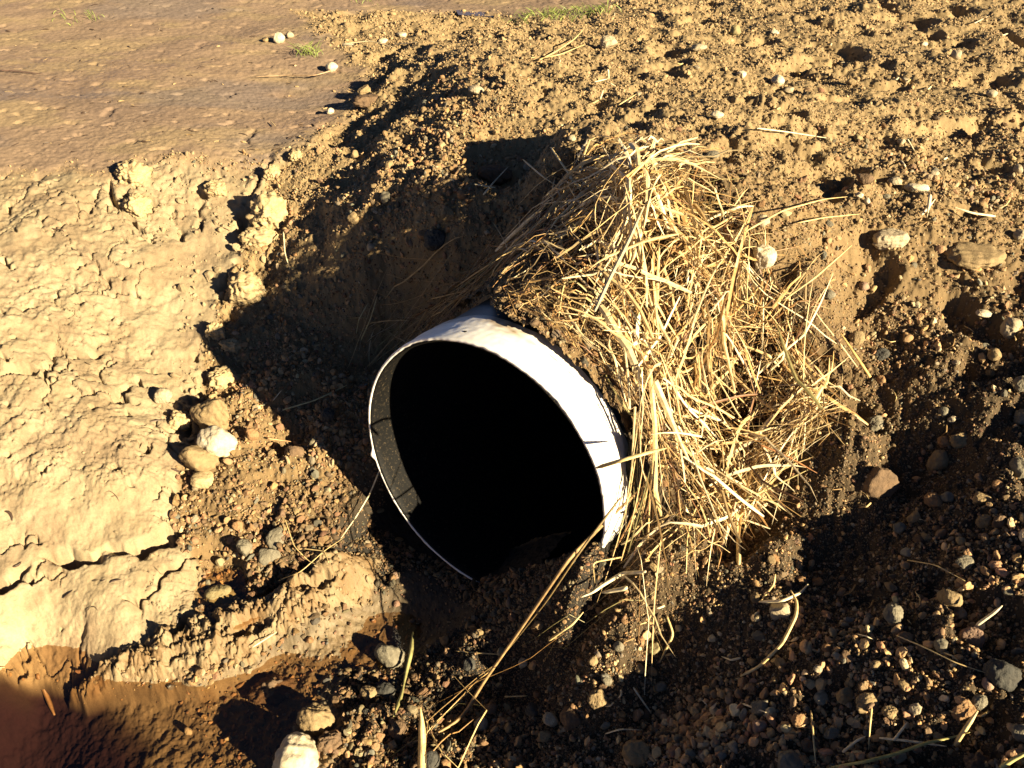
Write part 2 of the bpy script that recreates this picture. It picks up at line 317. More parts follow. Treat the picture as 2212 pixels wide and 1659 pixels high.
strc = colmix((.25, .185, .11), ((.36, .28, .165), v2 * .6), ((.045, .024, .011), sstep(s_amb, -.03, .02) * .9), ((.030, .009, .012), np.maximum(sstep(-Z, .06, .12), sstep(s_pool, -.06, .02))), ((.24, .14, .055), sstep(lo(1, 1, 9, 3, .5, 23), .15, .5) * .4 * sstep(-Z, -.02, .02) * sstep(Z, -.07, -.04)), ((.05, .04, .03), sstep(X, -.33, -.2) * .85))  # last layer paints the shadow over the right part of the bed
ridc = colmix((.40, .30, .17), ((.30, .19, .09), v2))
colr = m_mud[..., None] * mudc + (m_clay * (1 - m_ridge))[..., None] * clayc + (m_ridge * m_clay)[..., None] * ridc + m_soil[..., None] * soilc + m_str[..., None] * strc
wet = sstep(lo(.3, 1, 3, 3, .5, 19), .12, .5) * m_mud
colr = colr * .56
rough = .96 - .38 * wet - .40 * m_str * (1 - .9 * sstep(-Z, .0, .02)) - .30 * m_ridge
# faces, leaving out what would stand inside the pipe
idx = np.arange(NT * NR).reshape(NT, NR)
Fq = np.stack([idx[:-1, :-1], idx[1:, :-1], idx[1:, 1:], idx[:-1, 1:]], -1)[:, ::-1]
P = np.stack([X, Y, Z], -1).astype(float); rel = P - PC; tt = rel @ P_in; rad = np.sqrt(np.maximum((rel ** 2).sum(-1) - tt ** 2, 0)); inside = (rad < .292) & (tt > .015) & ((Z > .19) | (tt > .35))
fi = (inside[:-1, :-1] | inside[1:, :-1] | inside[1:, 1:] | inside[:-1, 1:])[:, ::-1]
zs4 = np.stack([Z[:-1, :-1], Z[1:, :-1], Z[1:, 1:], Z[:-1, 1:]], -1)[:, ::-1]
curtain = ((zs4.max(-1) - zs4.min(-1)) > .025) & (np.abs(U_[:-1, :-1][:, ::-1]) < .295) & (T_[:-1, :-1][:, ::-1] > -.02) & (T_[:-1, :-1][:, ::-1] < 1.4)
tq, uq = T_[:-1, :-1][:, ::-1], U_[:-1, :-1][:, ::-1]; cross = (zs4.min(-1) < PC[2] - .05) & (zs4.max(-1) > PC[2] + .05) & (np.abs(uq) < .31) & (tq > -.02) & (tq < 2.6)
cen = P.reshape(-1, 3)[Fq].mean(2) - PC; tce = cen @ P_in; rce = np.sqrt(np.maximum((cen ** 2).sum(-1) - tce ** 2, 0)); inc = (rce < .299) & (tce > .03) & (tce < 2.5) & ((cen[..., 2] + PC[2] > .22) | (tce > .35))
Fq = Fq[~(fi | curtain | cross | inc)]
M_ground = attr_mat('ground', lo=.75, hi=1.25, scale=260, bump=.55, bdist=.002, rough=.9, spec=.25, alpha_rough=True, sc2=45)
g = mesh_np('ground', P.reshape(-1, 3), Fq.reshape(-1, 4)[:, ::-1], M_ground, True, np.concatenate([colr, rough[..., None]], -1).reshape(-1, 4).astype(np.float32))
tag(g, kind='structure')

# ------------------------------------------------------------ water
def water_mat(name, tint, rough=.04, scale=30, refl=1.33):
    m, n, b, N, L = newmat(name); N.remove(b)
    tr = N.new('ShaderNodeBsdfTransparent'); tr.inputs[0].default_value = (*tint, 1)
    gl = N.new('ShaderNodeBsdfGlossy'); gl.inputs['Roughness'].default_value = rough; gl.inputs[0].default_value = (1, 1, 1, 1)
    lw = N.new('ShaderNodeLayerWeight'); lw.inputs[0].default_value = .5; pw_ = N.new('ShaderNodeMath'); pw_.operation = 'POWER'; pw_.inputs[1].default_value = 5
    fr = N.new('ShaderNodeMath'); fr.operation = 'MULTIPLY_ADD'; fr.inputs[1].default_value = .97; fr.inputs[2].default_value = .045; L.new(lw.outputs['Facing'], pw_.inputs[0]); L.new(pw_.outputs[0], fr.inputs[0]); mx = N.new('ShaderNodeMixShader')
    t = noise_node(N, L, scale, 3); bp = N.new('ShaderNodeBump'); bp.inputs['Strength'].default_value = .2; bp.inputs['Distance'].default_value = .002
    L.new(t.outputs['Fac'], bp.inputs['Height']); L.new(bp.outputs[0], gl.inputs['Normal']); L.new(bp.outputs[0], lw.inputs['Normal'])
    L.new(fr.outputs[0], mx.inputs[0]); L.new(tr.outputs[0], mx.inputs[1]); L.new(gl.outputs[0], mx.inputs[2])
    L.new(mx.outputs[0], N['Material Output'].inputs[0]); return m
M_stream = water_mat('brown_water', (.84, .72, .58)); M_puddle = water_mat('clear_water', (.85, .75, .62), .06, 20)
def sheet(name, pts, z, mat, image=True):
    if image: q = np.array(pts, float); x, y = atz(q[:, 0], q[:, 1], z)
    else: q = np.array(pts, float); x, y = q[:, 0], q[:, 1]
    V = np.stack([x, y, np.full(len(x), z)], 1); return tag(mesh_np(name, V, np.arange(len(x))[None, :], mat, False), kind='structure')
sheet('stream_water', [(-3, .1), (-.02, .1), (-.02, 1.5), (-.6, 1.6), (-3, 1.6)], -.008, M_stream, False)
sheet('puddle_water', [(425, 1300), (440, 1240), (560, 1215), (660, 1225), (620, 1270), (580, 1320), (530, 1365), (455, 1350)], .047, M_puddle)
M_mudw = plain_mat('muddy_water', (.085, .065, .06), (.12, .09, .075), 4, .12, .5, .1)
for pts in [[(985, 22), (1040, 18), (1125, 24), (1130, 33), (1060, 36), (990, 32)]]:
    q = np.array(pts, float); x, y = atz(q[:, 0], q[:, 1], .5); sheet('mud_puddle_water', pts, float(np.median(ground(x, y))) - .001, M_mudw)

# ------------------------------------------------------------ rocks
def ico(sub):
    t = (1 + 5 ** .5) / 2
    V = [(-1, t, 0), (1, t, 0), (-1, -t, 0), (1, -t, 0), (0, -1, t), (0, 1, t), (0, -1, -t), (0, 1, -t), (t, 0, -1), (t, 0, 1), (-t, 0, -1), (-t, 0, 1)]
    Fc = [(0, 11, 5), (0, 5, 1), (0, 1, 7), (0, 7, 10), (0, 10, 11), (1, 5, 9), (5, 11, 4), (11, 10, 2), (10, 7, 6), (7, 1, 8), (3, 9, 4), (3, 4, 2), (3, 2, 6), (3, 6, 8), (3, 8, 9), (4, 9, 5), (2, 4, 11), (6, 2, 10), (8, 6, 7), (9, 8, 1)]
    V = [np.array(v) / np.linalg.norm(v) for v in V]
    for _ in range(sub):
        cache = {}; nf = []
        def mid(a, b):
            k = (min(a, b), max(a, b))
            if k not in cache: v = V[a] + V[b]; V.append(v / np.linalg.norm(v)); cache[k] = len(V) - 1
            return cache[k]
        for a, b, c in Fc:
            ab, bc, ca = mid(a, b), mid(b, c), mid(c, a); nf += [(a, ab, ca), (b, bc, ab), (c, ca, bc), (ab, bc, ca)]
        Fc = nf
    return np.array(V), np.array(Fc, np.int32)
ICO = [ico(k) for k in range(5)]
def lump3(Pn, f, seed, o=3):
    """cheap 3-D noise from three planes"""
    s_ = 0; a = 1; k = seed * 17.3
    for i in range(o):
        s_ = s_ + a * (perlin(Pn[:, 0] * f + k, Pn[:, 1] * f + k * .7) + perlin(Pn[:, 1] * f - k, Pn[:, 2] * f + k * 1.3) + perlin(Pn[:, 2] * f + k * .3, Pn[:, 0] * f - k)) / 2
        a *= .5; f *= 2.1
    return s_
def rock(seed, sub=3, facets=9, soft=7, rough=.05, ax=(1, .8, .65), dmin=.62):
    r_ = np.random.default_rng(seed); V, Fc = ICO[sub]
    nrm = r_.normal(size=(facets, 3)); nrm /= np.linalg.norm(nrm, axis=1)[:, None]; d = r_.uniform(dmin, .95, facets)
    q = np.maximum(V @ nrm.T, 1e-3) / d; inv = (np.sum(q ** soft, 1) + 1) ** (1 / soft)
    r = 1 / inv * (1 + .10 * lump3(V, 1.3, seed, 1) + rough * lump3(V, 3.5, seed + 5, 3 if sub < 4 else 4))
    W = V * r[:, None]; W = W / np.abs(W).max(0) * np.array(ax); return W, Fc
def rotm(a, b, c):
    ca, sa, cb, sb, cc, sc = np.cos(a), np.sin(a), np.cos(b), np.sin(b), np.cos(c), np.sin(c)
    return np.array([[ca, -sa, 0], [sa, ca, 0], [0, 0, 1]]) @ np.array([[cb, 0, sb], [0, 1, 0], [-sb, 0, cb]]) @ np.array([[1, 0, 0], [0, cc, -sc], [0, sc, cc]])
SC = {'white': ((.50, .41, .27), (.68, .60, .45)), 'pale': ((.36, .29, .19), (.48, .40, .27)), 'tan': ((.24, .17, .09), (.34, .25, .13)), 'brown': ((.12, .08, .05), (.20, .13, .075)),
      'orange': ((.27, .15, .07), (.36, .22, .11)), 'grey': ((.16, .14, .10), (.24, .215, .155)), 'dark': ((.05, .05, .045), (.085, .08, .068)), 'pink': ((.28, .18, .13), (.38, .26, .18)), 'clay': ((.36, .27, .145), (.54, .415, .235)), 'yellow': ((.24, .19, .09), (.31, .26, .14))}
SM = {k: plain_mat('stone_' + k, *[tuple(.80 * q for q in c_) for c_ in v], scale=60, rough=.85 if k != 'clay' else .95, spec=.2 if k != 'clay' else .1, bump=.8, bdist=.0025, detail=9) for k, v in SC.items()}
def put_rock(name, px, py, w_, h_, col, label, cat, group=None, seed=None, emb=.22, sub=4, soft=7, rough=.05, facets=9, tilt=.0, dz=0, cls=None):
    p, k = hit(np.array(float(px)), np.array(float(py + h_ * .30))); k = float(k); m = k / F
    r_ = np.random.default_rng(seed or int(px * 7 + py * 13)); sx = w_ * m / 2; dep = math.atan2(CAMZ - p[2], p[1])
    hv = h_ * m / 2; sz = min(hv / max(math.cos(dep), .3) * .85, sx * 1.1, hv * 1.35); sy = max(sx * .75, min(sx * 1.1, math.sqrt(max(hv * hv - (sz * math.cos(dep)) ** 2, 0)) / max(math.sin(dep), .2)))
    W, Fc = rock(int(r_.integers(1e6)), sub, facets, soft, rough, (sx, sy, sz))
    W = W @ rotm(r_.uniform(-.35, .35), 0, tilt).T
    me_o = mesh_np(name, W, Fc, SM[cls or col], True); me_o.location = (p[0], p[1], p[2] + sz * (1 - 2 * emb) + dz)
    return tag(me_o, label, cat, group)
S = 'stone'
stones = [
 (604,82,26,27,'white','rounded white stone on the wet mud flat, larger of a touching pair'),
 (626,75,20,20,'pale','smaller tan-white stone right behind the white one on the mud flat'),
 (575,86,15,12,'tan','little tan stone just left of the white pair on the mud flat'),
 (718,145,28,24,'white','pale stone lying against the end of the long thin root'),
 (713,240,18,16,'white','small round pale stone alone on mud beside the mound foot'),
 (788,196,34,28,'tan','tan stone perched on the brown slab at the mud edge'),
 (795,214,66,34,'brown','brown slab of rock half buried at the edge of the mud'),
 (753,97,32,11,'white','flat white stone left of two others near the far mud edge'),
 (828,89,24,14,'white','middle one of three flat white stones near far mud edge'),
 (869,76,26,12,'white','flat white stone right of two others near far mud edge'),
 (1030,194,38,24,'pale','pale rounded stone on the crest of the small far mound'),
 (1312,93,40,36,'pale','blocky pale stone with a dark hollow behind it'),
 (1508,103,40,16,'pale','long flat pale stone lying on the far crumbly soil'),
 (1587,66,26,28,'yellow','tilted yellowish stone beside the square dark hole'),
 (1673,70,20,12,'white','small white stone right of the square dark hole'),
 (1548,248,30,17,'white','flat bright white stone on bare soil above the straw heap'),
 (1602,161,20,17,'white','small white stone up and left of a larger white one'),
 (1677,174,30,28,'white','pointed white stone with a smaller one touching its foot'),
 (1703,194,22,14,'pale','low pale stone at the foot of the pointed white one'),
 (1838,176,22,20,'tan','tan stone above the long shadowed furrow'),
 (1954,174,18,13,'pale','small pale stone right of the long shadowed furrow'),
 (2065,118,22,24,'pale','pale pointed stone standing on far soil near the right edge'),
 (2141,202,26,18,'pale','pale low stone near right edge above the deep clod shadows'),
 (1995,95,16,12,'white','small white stone among straw bits on the far right soil'),
 (1541,334,40,16,'grey','flat grey-white stone just above the straw heap'),
 (1866,385,42,26,'brown','smooth grey-brown oval stone beside two pale flat stones'),
 (1931,392,32,22,'pale','pale stone between the oval brown stone and the long white one'),
 (1980,402,50,22,'white','long white-topped stone half buried right of the pale one'),
 (1856,421,19,14,'white','small white stone above its twin below the brown oval stone'),
 (1872,435,16,20,'white','small upright white stone below its twin'),
 (1922,508,84,56,'pale','large flat-faced pale tan stone half sunk in gravelly soil'),
 (1637,519,30,52,'pale','pale grey upright wedge of stone at right edge of the straw',.05),
 (2108,547,136,46,'tan','long low tan rock slab half buried near the right edge'),
 (2200,508,28,26,'pale','pale stone cut by the right edge above the long slab'),
 (2017,375,22,14,'pale','pale little stone above the long white-topped one'),
 (1851,297,22,17,'yellow','yellowish flat stone on the soil above the brown oval one'),
 (1946,305,18,15,'pale','pale stone lying by a short white straw'),
 (2198,365,22,22,'pale','pale stone at the right edge beside a deep shadow'),
 (1638,602,54,52,'white','white stone with grey left side resting on the straw heap edge',.06),
 (1866,618,24,22,'pink','pinkish stone at the upper rim of the dark hollow'),
 (1791,637,30,24,'grey','grey angular stone just right of the straw heap'),
 (2183,697,46,56,'pale','tan stone with a bright white patch near the right edge'),
 (2125,677,36,14,'white','thin white stone left of the white-patched one'),
 (2146,763,28,38,'tan','tan egg-shaped stone below the white-patched one'),
 (1849,730,40,34,'tan','earthy tan stone right of the orange reed stub'),
 (1902,820,20,24,'orange','small orange wedge-shaped stone in dark soil right of the straw'),
 (1889,910,48,40,'grey','grey-green stone half buried in the dark soil right of the straw'),
 (2036,890,28,22,'grey','grey rounded pebble left of a smaller round one'),
 (2055,905,19,18,'pale','round pale pebble touching the grey one on its left'),
 (2075,947,48,30,'tan','angular pale tan stone above the lumpy grey-tan boulder'),
 (2038,953,34,24,'orange','reddish angular stone left of the angular pale tan one'),
 (2025,988,54,50,'tan','lumpy grey-tan stone with a ledge of small stones above it'),
 (1897,1028,88,80,'brown','largest brown boulder in shadow on the right bank'),
 (2118,1077,42,32,'tan','smooth tan pebble between orange gravel and the right edge'),
 (2044,1074,30,26,'grey','grey pebble left of the smooth tan one on right bank'),
 (2012,1081,42,34,'orange','rough orange stone below right of the brown boulder'),
 (2152,1046,26,22,'orange','orange pebble above the smooth tan one on right bank'),
 (2203,898,34,46,'grey','grey-tan stone cut by the right edge halfway down'),
 (2203,824,32,52,'grey','tall grey stone cut by the right edge above another'),
 (2201,1001,46,56,'grey','rounded grey stone cut by the right edge, lowest of three'),
 (1902,765,38,28,'dark','dark reddish stone in shadow left of the small gravel'),
 (2122,1125,36,32,'tan','tan round stone, left of a pair near the right edge'),
 (2157,1127,38,30,'brown','brown-grey stone, right of a pair near the right edge'),
 (1972,1118,32,30,'tan','tan stone on the ridge above the paler gravel strip'),
 (1939,1142,30,28,'grey','grey stone with a lit right side on the shadowed slope'),
 (2081,1215,44,28,'grey','smooth grey-green oval stone on the right gravel bank'),
 (2048,1290,44,48,'tan','egg-shaped tan stone with shadowed left side on right bank'),
 (1926,1320,42,48,'grey','grey wedge stone pointing down in dark gravel'),
 (1682,1314,48,38,'pale','pale speckled stone under the bent straw tangle'),
 (2098,1369,56,46,'pink','lumpy pink stone with a straw stub lying on it'),
 (2030,1389,30,40,'grey','pale grey pointed stone left of the pink one'),
 (1952,1379,38,26,'orange','smooth orange oval stone left of the long thin stem'),
 (2162,1447,76,68,'dark','largest dark grey stone near the lower right edge'),
 (2131,1473,26,32,'pink','pale pink stone tucked under the largest dark grey one'),
 (2111,1514,36,34,'grey','purple-grey stone right of the orange triangular one'),
 (2080,1526,54,44,'orange','triangular orange-brown stone near the lower right corner'),
 (1869,1512,52,40,'tan','oblong tan stone tilted up to the right in low gravel'),
 (1823,1502,38,36,'tan','tan stone immediately left of the tilted oblong one'),
 (1640,1525,40,40,'grey','round grey-tan stone at the lower end of the bent stalk'),
 (1637,1568,36,30,'pink','pink stone below the round grey-tan one'),
 (1723,1553,32,30,'orange','orange stone with an upright thin straw before it'),
 (1740,1608,32,32,'brown','brown round stone up right of the large bottom stone'),
 (1703,1632,62,64,'grey','large grey-tan stone at the bottom edge of the right bank'),
 (1833,1475,26,26,'tan','tan squarish pebble above the tilted oblong stone'),
 (1976,1530,30,28,'pale','pale angular stone left of the triangular orange one'),
 (1919,1539,40,30,'tan','crumbly tan lump between tilted oblong and pale angular stones'),
 (1793,1582,36,26,'grey','rough grey stone above the bottom edge right of the brown one'),
 (2201,1577,44,44,'grey','grey lumpy stone at the right edge near the bottom'),
 (1889,1436,24,20,'tan','tan wedge pebble left of the long thin stem'),
 (1766,1442,20,22,'pale','pale pebble right of the bent stalk'),
 (1685,1429,24,26,'tan','tan pebble left of the bent stalk'),
 (844,1406,72,64,'grey','wet grey stone in shadow where the bed meets the gravel'),
 (799,1499,42,30,'tan','half-lit tan stone below the wet grey one'),
 (1040,1559,32,48,'pale','upright notched pale stone in shadowed bottom gravel'),
 (1234,1539,54,60,'brown','largest brown round stone in the bottom middle gravel'),
 (1189,1553,36,34,'pale','bright angular stone left of the large brown round one'),
 (1290,1506,44,44,'tan','tan angular stone up right of the large brown round one'),
 (1375,1618,66,52,'tan','smooth tan oval stone at the bottom edge, half shaded'),
 (1129,1431,24,24,'pale','pale knob-like pebble among the straw in front of the pipe'),
 (1097,1567,20,30,'tan','narrow tan stone left of the bright angular one'),
 (1413,1398,32,34,'yellow','yellowish stone above centre of the low gravel slope'),
 (1282,1424,24,26,'tan','tan egg-shaped pebble beside an orange one'),
 (1252,1428,16,20,'orange','small orange pebble left of the tan egg-shaped one'),
 (1337,1396,26,20,'grey','grey-tan flat pebble with a straw lying to its left'),
 (1310,1471,26,22,'grey','grey speckled pebble above the tan angular stone'),
 (1425,1482,28,24,'grey','grey-green pebble in the lower middle gravel'),
 (1382,1383,22,24,'orange','reddish pebble left of the yellowish stone'),
 (1382,1441,22,30,'tan','pale tan upright pebble below the reddish one'),
 (1061,1530,28,26,'brown','brown pebble above the upright notched stone'),
 (1148,1529,32,46,'dark','dark grey upright stone in shadow in bottom gravel'),
 (1176,1588,30,28,'tan','two-toned tan pebble under the bright angular stone'),
 (1013,1432,30,40,'dark','dark greenish stone in shadow below a thin straw'),
 (832,1489,50,36,'dark','dark stone in shadow right of the half-lit tan one'),
 (930,1638,44,50,'dark','dark grey stone at bottom edge right of the broken reed'),
 (860,1572,40,46,'brown','brown lumpy stone left of the broken reed'),
 (963,1648,24,22,'orange','dull red stone cut by the bottom edge'),
 (463,895,88,78,'tan','tan rounded block, topmost of three big stones in the gully'),
 (475,953,90,60,'white','white bean-shaped stone, middle of three in the gully'),
 (434,991,88,56,'tan','brownish tan oval stone, lowest of three in the gully'),
 (356,857,40,40,'pale','white-topped stone half sunk in clay left of the gully'),
 (482,1281,80,46,'yellow','yellowish stone sitting in the small clear puddle'),
 (684,1543,84,72,'tan','square-cornered tan stone above the big white one'),
 (641,1618,104,118,'white','big smooth white stone at the bottom edge'),
 (408,1578,22,20,'pale','little pale stone lying in shallow brown water'),
 (546,938,34,30,'orange','orange stone at the shadow edge right of the white bean-shaped one'),
 (443,1030,60,30,'clay','flat dull stone below the three big gully stones'),
 (635,970,46,32,'brown','dark brown stone just inside the pipe shadow'),
 (708,897,34,36,'dark','blue-grey stone on the shaded slope left of the pipe'),
 (601,1156,46,52,'grey','speckled grey stone at the foot of the lit gravel fan'),
 (584,1196,50,40,'grey','second speckled grey stone lying against the wet foot of the fan'),
 (531,1181,36,42,'grey','smaller grey stone left of the two speckled ones'),
 (516,1136,26,22,'orange','orange pebble above the smaller grey stone on the fan'),
 (765,471,28,36,'tan','smooth tan oblong stone standing out on the speckled slope'),
 (1069,368,78,60,'brown','reddish brown rough rock on the shaded mound side'),
 (940,500,50,84,'dark','blue-grey slab stuck on the shaded slope'),
 (998,420,22,24,'orange','orange pebble at the shade edge below the reddish rock'),
 (914,506,26,22,'orange','orange pebble left of the blue-grey slab'),
 (834,425,26,40,'grey','grey-brown stone in a small pocket of shade on the slope'),
 (840,356,22,24,'tan','tan round pebble high on the speckled slope'),
 (766,333,18,22,'tan','tan pebble near the top left of the speckled slope'),
 (802,535,20,22,'pale','pale pebble at the lower middle of the speckled slope'),
 (967,462,34,36,'tan','tan stone above the blue-grey slab'),
 (1245,322,22,24,'tan','tan pebble at the top corner of the straw heap'),
 (1236,298,20,14,'pale','pale pebble on the mound crest left of the straw'),
 (1140,360,20,20,'pale','pale pebble on the shaded crest left of the straw'),
]
for px, py, w_, h_, col, lab, *dz_ in stones:
    angular = any(q in lab for q in ('angular', 'block', 'square', 'wedge', 'slab', 'triang', 'flat-faced', 'rough'))
    put_rock('stone', px, py, w_, h_, col, lab, S, None, soft=22 if angular else 11, facets=9 if angular else 9, rough=.12 if angular else .08, emb=.16 if ('in the gully' in lab or w_ < 46) else .36, sub=4 if w_ > 30 else 3, dz=dz_[0] if dz_ else 0)
clods = [
 (284,356,96,72,'large pale clod with a shaded left face on the rim of the clay bank'),
 (583,437,98,104,'tall jagged clay clod with deep shadow on its left'),
 (590,362,40,64,'upright clod behind the tall jagged one'),
 (560,500,96,62,'broad clod directly below the tall jagged one'),
 (300,432,70,66,'brown-faced block of clay below the rim clod'),
 (531,608,92,84,'round dirt-coated clod at the gully head'),
 (486,806,74,62,'clod half in the pipe shadow beside the gully'),
 (468,706,46,44,'small dark clod at the shadow edge'),
 (500,740,50,40,'crumbly clod just above the half-shaded one'),
 (640,330,36,30,'small clod where mud, clay and slope meet'),
 (590,1478,112,46,'low ragged clod standing in the shadowed stream bed'),
 (620,1640,70,40,'muddy lump beneath the big white stone'),
 (715,1590,70,60,'crusty lump of gravelly mud right of the big white stone'),
 (2108,1640,66,52,'earthy clod at the bottom right below the green-brown stem'),
 (390,900,70,50,'rounded clay lump beside the topmost gully stone'),
 (470,400,60,44,'low clay lump on the crumbled rim of the bank'),
]
for px, py, w_, h_, lab in clods:
    wetc = py > 1440
    put_rock('dirt_clod', px, py, w_, h_, 'brown' if wetc else 'clay', lab, 'clod', None, soft=26, facets=14, rough=.26, emb=.40)

# ------------------------------------------------------------ culvert pipe
root = bpy.data.objects.new('culvert_pipe', None); C.collection.objects.link(root)
tag(root, 'round culvert pipe with a white collar opening out of the bank', 'pipe')
def tube(name, prof, mat, nseg=256, colf=None, wob=None, closed=True):
    """prof: list of (t, r); turned about the pipe axis"""
    a = np.linspace(0, 2 * np.pi, nseg, endpoint=False); V = []; cols = []
    for i, (t, r) in enumerate(prof):
        tt_, r_ = (t + 0 * a, r + 0 * a) if wob is None else wob(i, t, r, a)
        r_ = r_ + .0028; V.append(PC + tt_[:, None] * P_in + (r_ * np.cos(a))[:, None] * P_u + (r_ * np.sin(a))[:, None] * P_v)
        if colf: cols.append(colf(i, t, r, a))
    V = np.concatenate(V); m = len(prof); Fc = []
    k = np.arange(nseg); k2 = (k + 1) % nseg
    for i in range(m if closed else m - 1):
        j = (i + 1) % m; Fc.append(np.stack([i * nseg + k, i * nseg + k2, j * nseg + k2, j * nseg + k], 1))
    return mesh_np(name, V, np.concatenate(Fc), mat, True, np.concatenate(cols) if colf else None, root)
def tear(a):                                   # the pinched, torn place low on the left
    return np.exp(-((a - R(196)) / .035) ** 2)
def collar_w(i, t, r, a):
    n1 = perlin(a * 4 / np.pi * 2, np.full_like(a, 3. + t * 30)); n2 = perlin(a * 20, np.full_like(a, t * 60 + 7.))
    ft = 1 if t < .03 else 0
    return t + ft * (.003 * n1 + .0012 * n2 - .006 * tear(a)) + (1 - ft) * .008 * n1 * (t > .08), r + .0014 * n1 + .0006 * n2 + .004 * tear(a) * (r > .304)
def collar_c(i, t, r, a):
    n1 = np.clip(.5 + .9 * perlin(a * 9, np.full_like(a, t * 50)), 0, 1); n2 = np.clip(perlin(a * 2.2 + 5, np.full_like(a, 1.)) * 2.2, 0, 1)
    d = np.clip((t - .055) / .035, 0, 1) * (.35 + .75 * n2) * n1 + .10 * n1 + .5 * np.clip(perlin(a * 30, np.full_like(a, t * 90)) - .42, 0, 1)
    d = d + .5 * np.clip(perlin(a * 5 + t * 9, np.full_like(a, t * 210.)) - .38, 0, 1) + .35 * np.clip(perlin(a * 26, np.full_like(a, t * 60 + 3)) - .45, 0, 1) * (t > .03)
    d = np.clip(d, 0, 1)[:, None]; c = np.array([.80, .775, .73]) * (1 - d) + np.array([.28, .20, .12]) * d
    return np.concatenate([c, np.ones((len(a), 1))], 1).astype(np.float32)
M_collar = attr_mat('white_plastic', lo=.93, hi=1.04, scale=80, bump=.12, bdist=.001, rough=.38, spec=.45, sc2=18)
M_blue = plain_mat('blue_grey_plastic', (.02, .032, .042), (.045, .06, .07), 12, .4, .5, .1)
m_, n_, b_, N_, L_ = newmat('black_plastic_lining'); M_black = m_
t_ = noise_node(N_, L_, 160, 5, .75); cr = N_.new('ShaderNodeValToRGB'); cr.color_ramp.elements[0].position = .56; cr.color_ramp.elements[1].position = .70
cr.color_ramp.elements[0].color = (.006, .006, .006, 1); cr.color_ramp.elements[1].color = (.08, .06, .035, 1)
L_.new(t_.outputs['Fac'], cr.inputs[0]); L_.new(cr.outputs[0], b_.inputs['Base Color']); b_.inputs['Roughness'].default_value = .6; b_.inputs['Specular IOR Level'].default_value = .12
prof = [(.0, .301), (.0, .3055), (.003, .3075)] + [(t_c, .3080 + .0016 * math.sin(min(t_c / .07, 1) * 1.57)) for t_c in np.arange(.008, .098, .0025)] + [ (.112, .3085), (.114, .306), (.114, .3035)]
collar = tube('collar', prof, M_collar, 512, collar_c, collar_w)
tube('barrel', [(.004, .2995), (.116, .3030), (.119, .3032), (.3, .3032), (2.4, .3032), (2.4, .2990), (.02, .2990)], M_blue)
tube('lining', [(.001, .3008), (.0005, .2975), (.004, .2955), (.02, .2945), (.15, .2945), (.3, .2945), (2.38, .2945), (2.38, .02), (2.385, .01), (2.385, .2985), (.01, .2988)], M_black)
# the seam ring a hand's breadth inside the rim, and the small hole in the collar
def patch(name, ang, t, hw, ht, r, mat, lab=None):
    a = np.linspace(0, 2 * np.pi, 14, endpoint=False); rj = 1 + .25 * np.sin(a * 3 + 1)
    aa = R(ang) + hw * rj * np.cos(a); tt_ = t + ht * rj * np.sin(a)
    V0 = PC + tt_[:, None] * P_in + (r * np.cos(aa))[:, None] * P_u + (r * np.sin(aa))[:, None] * P_v
    V1 = PC + tt_[:, None] * P_in + ((r - .002) * np.cos(aa))[:, None] * P_u + ((r - .002) * np.sin(aa))[:, None] * P_v
    k = np.arange(14); Vv = np.concatenate([V0, V1]); me = bpy.data.meshes.new(name)
    me.from_pydata([tuple(v) for v in Vv], [], [tuple(range(14)), tuple(range(27, 13, -1))] + [(int(i), int(14 + i), int(14 + (i + 1) % 14), int((i + 1) % 14)) for i in k])
    me.materials.append(mat); o = bpy.data.objects.new(name, me); o.parent = collar; C.collection.objects.link(o)
    if lab: o['label'] = lab
patch('puncture', 102, .030, .011, .0028, .3135, M_black)

# ------------------------------------------------------------ loose gravel and crumbs (past counting)
TEMP = {0: [], 1: [], 2: []}
for k in range(14):
    for sub in (0, 1, 2):
        r_ = np.random.default_rng(900 + k); TEMP[sub].append(rock(500 + k, sub, 9, 30, .10 if sub else .0, (1, r_.uniform(.55, .9), r_.uniform(.4, .75)), .50))
def in_view(p, m=40):
    d = p[:, 1] * cp + (CAMZ - p[:, 2]) * sp; u = p[:, 0] / d * F; v = (p[:, 1] * sp - (CAMZ - p[:, 2]) * cp) / d * F
    return (np.abs(u) < W2 / 2 + m) & (np.abs(v) < H2 / 2 + m), d
def sample(nn, seed, wmap, r0=.85, r1=6.0, ang=50, powr=0.):
    r_ = np.random.default_rng(seed); a = R(ang); t = r_.uniform(-a, a, nn); r = np.exp(r_.uniform(math.log(r0), math.log(r1), nn))
    x, y = r * np.sin(t), r * np.cos(t); wv = wmap(x, y); keep = r_.random(nn) < wv
    return x[keep], y[keep]
inpipe = lambda x, y: (np.abs(pax(x, y)[1]) < .315) & (pax(x, y)[0] > -.01) & (ground(x, y) < PC[2] + .2)
A_soil, A_clay, A_str, A_mud, A_rid = m_soil, m_clay * (1 - m_ridge), m_str, m_mud, m_ridge * m_clay
